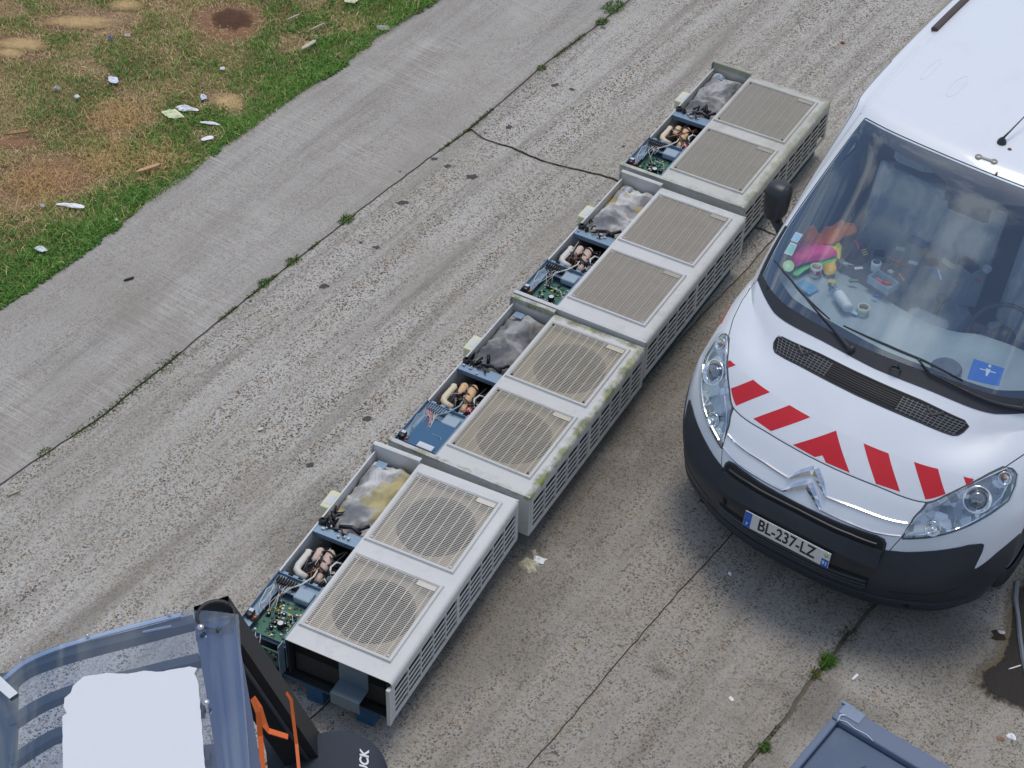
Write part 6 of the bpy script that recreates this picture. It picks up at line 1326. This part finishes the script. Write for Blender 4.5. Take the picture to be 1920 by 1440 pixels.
scrap('foam_piece',326,218,.045,YLW,'largest litter piece in the grass, a yellowish white crumpled sheet',cat='foam piece',h=.03)
scrap('paper_scrap',345,208,.026,PAP,'white flap leaning on the yellowish crumpled sheet',asp=1.8,rot=.5,h=.03)
scrap('paper_scrap',361,210,.020,PAP,'narrow white scrap just right of the yellowish crumpled sheet',asp=2.2,rot=.35)
scrap('paper_scrap',395,236,.018,PAP,'thin white strip between the crumpled sheet and the white card',asp=3.2,rot=.3,h=.012)
scrap('white_card',389,264,.022,PAP,'oblong white card in the grass close to the pavement',cat='card',asp=1.7,rot=.95,h=.012,jit=.12)
scrap('paper_scrap',382,187,.022,BLUP,'pale curled scrap beside the bare sandy spot',asp=1.2,rot=-.8,h=.03)
scrap('paper_scrap',418,132,.014,PAP,'small white scrap alone in the grass above the sandy spot')
scrap('paper_scrap',145,187,.014,PAP,'small white scrap left of the bluish one')
scrap('paper_scrap',660,6,.034,YLW,'cream scrap at the top edge of the photo, in the grass',asp=1.3,h=.03)
scrap('flat_stone',718,56,.028,STN,'flat pale stone at the pavement edge near the top',cat='stone',asp=1.5,rot=.3,jit=.1)
scrap('paper_scrap',78,473,.024,PAP,'crumpled white scrap in the green clover at the lower left of the verge',h=.03)
scrap('paper_scrap',135,388,.022,PAP,'pale grey strip lying in the dark green grass',asp=3.4,rot=.35,h=.012)
scrap('paper_scrap',219,418,.010,PAP,'tiny white scrap on the edge of the pavement')
scrap('paper_scrap',80,389,.012,BLUP,'tiny pale scrap left of the grey strip')
scrap('blue_scrap',207,75,.014,mat('blue_scrap',(.08,.14,.40),.6),'small blue scrap in the grass near the upper left',cat='plastic scrap')
scrap('paper_scrap',240,70,.016,mat('pinkish_paper',(.55,.47,.42),.7),'pinkish pale scrap beside the blue scrap')
scrap('paper_scrap',108,172,.014,mat('lilac_paper',(.42,.40,.45),.7),'dull lilac scrap near the left side of the verge')
def stick(px0,py0,px1,py1,w,m,label,h=.012,cat='stick',name='wood_stick'):
    a=at(px0,py0);b_=at(px1,py1); z=float(gz(np.array([a.x]),np.array([a.y]))[0])+.045 if a.x<gedge(a.y) else .004; d=(b_-a); L=d.length; q=MB(); q.prism([(0,-w*.2),(L*.3,-w/2),(L*.85,-w/2),(L,0),(L*.9,w/2),(L*.2,w*.45)],0,h); o=q.build(name,m); o.location=(a.x,a.y,z); o.rotation_euler=(0,0,math.atan2(d.y,d.x)); return tag(o,label,cat)
stick(254,331,303,315,.028,WOOD,'orange brown splinter of wood in the grass',cat='wood piece',name='wood_splinter')
stick(564,101,593,84,.035,TANM,'tan piece of bark in the grass near the pavement',cat='bark piece',name='bark_piece')
stick(12,261,58,254,.020,mat('reddish_wood',(.35,.17,.09),.8),'reddish stick on the dry patch at the left edge',name='reddish_stick')
stick(536,46,563,35,.010,TANM,'thin straw coloured stick right of the dark bare hole')
stick(580,66,610,52,.010,TANM,'longer thin stick near the top right of the verge')
stick(232,528,252,522,.012,M['black'],'black twig lying on the grey pavement',cat='twig',name='black_twig')
stick(483,809,494,806,.014,mat('filter_white',(.65,.60,.5),.7),'short white filter stub on the road left of the units',cat='stub',name='filter_stub')
stick(14,932,38,922,.008,TANM,'pale straw on the road at the left edge',cat='straw',name='straw')
lf=scrap('red_leaf',1580,82,.012,mat('leaf_red',(.30,.06,.04),.8),'small red leaf on the concrete near the top of the van',cat='leaf')
scrap('foam_lump',990,1060,.045,mat('foam_yellow',(.56,.52,.36),.9,var=.3,vscale=50),'crumbling yellowish foam lump on the road beside the second unit',cat='foam lump',h=.035,jit=.22,asp=1.1,n=17)
scrap('foam_crumb',1012,1050,.024,PAP,'white torn crumb touching the yellowish foam lump',cat='foam crumb',h=.02,jit=.45)
scrap('foam_crumb',1000,1036,.014,TANM,'small beige crumb above the yellowish foam lump',cat='foam crumb',h=.02,jit=.4)
stick(1597,1276,1609,1265,.014,PAP,'white sliver on the concrete in front of the grey container',cat='sliver',name='white_sliver',h=.004)
scrap('paper_scrap',1371,1310,.011,PAP,'tiny white scrap left of the green weed tuft',asp=1.6,rot=-.7,h=.006)
scrap('paper_scrap',1368,1075,.009,PAP,'tiny white scrap under the van number plate',asp=2,rot=-.9,h=.006)
scrap('paper_scrap',1876,1186,.017,mat('tag_white',(.5,.48,.48),.6),'dirty white tag at the top of the oily stain',asp=1.1,h=.006)
scrap('leaf_scrap',1896,1381,.016,PAP,'white scrap near the lower right corner',h=.012)
scrap('leaf_scrap',1878,1386,.014,mat('leaf_brown',(.28,.17,.10),.8),'brown leaf next to the white scrap at the lower right',cat='leaf',h=.012)
# oily wet patch and the torn strip at the right edge
oil=mat('oily_dirt',(.018,.016,.013),.35,var=.5,vscale=18,bump=.6,bscale=50)
op=[(1836,1290),(1842,1262),(1866,1248),(1882,1222),(1893,1180),(1904,1110),(1960,1060),(2040,1150),(2060,1300),(1990,1400),(1930,1345),(1895,1328),(1862,1312)]
p_=at(1872,1192); 
P2=[at(*p) for p in op]; L=smooth_closed([(p.x+random.uniform(-.008,.008),p.y+random.uniform(-.008,.008)) for p in P2],3)
stain('damp_fringe',[((x-2.95)*1.12+2.93,(y-1.85)*1.07+1.85) for x,y in L],edgemat('damp_fringe',(.16,.125,.07),nscale=24,soft=.7,amax=.7),None,.0016,'structure')
stain('oil_stain',blob(p_.x,p_.y,.035,10,.35,1.2,.3),edgemat('oily_spot',(.03,.022,.015),nscale=30,soft=.15),None,.0034,'structure')
stain('oil_stain',L,edgemat('oily_dirt',(.022,.019,.015),rough=.8,nscale=26,soft=.30,spec=.4),None,.0034,'structure')
st=[at(*p) for p in [(1906,1092),(1903,1125),(1908,1160),(1912,1200),(1918,1240),(1932,1290)]]; q=MB(); vs=[]
for i,p in enumerate(st): 
    for k,(dx,dz) in enumerate(((-.014,.004),(-.006,.012),(.008,.011),(.015,.004))): vs.append((p.x+dx+random.uniform(-.004,.004),p.y,dz+.004+.004*(i%2)))
q.add(vs,[(i*4+k,i*4+k+1,(i+1)*4+k+1,(i+1)*4+k) for i in range(5) for k in range(3)]); tag(q.build('torn_strip',mat('torn_grey',(.13,.15,.18),.5,var=.3,vscale=40)),'torn grey rubber strip lying across the oily stain at the right edge','rubber strip')
stick(1889,1257,1915,1249,.008,COMPS,'thin silvery sliver on the oily stain',cat='sliver',name='metal_sliver',h=.006)
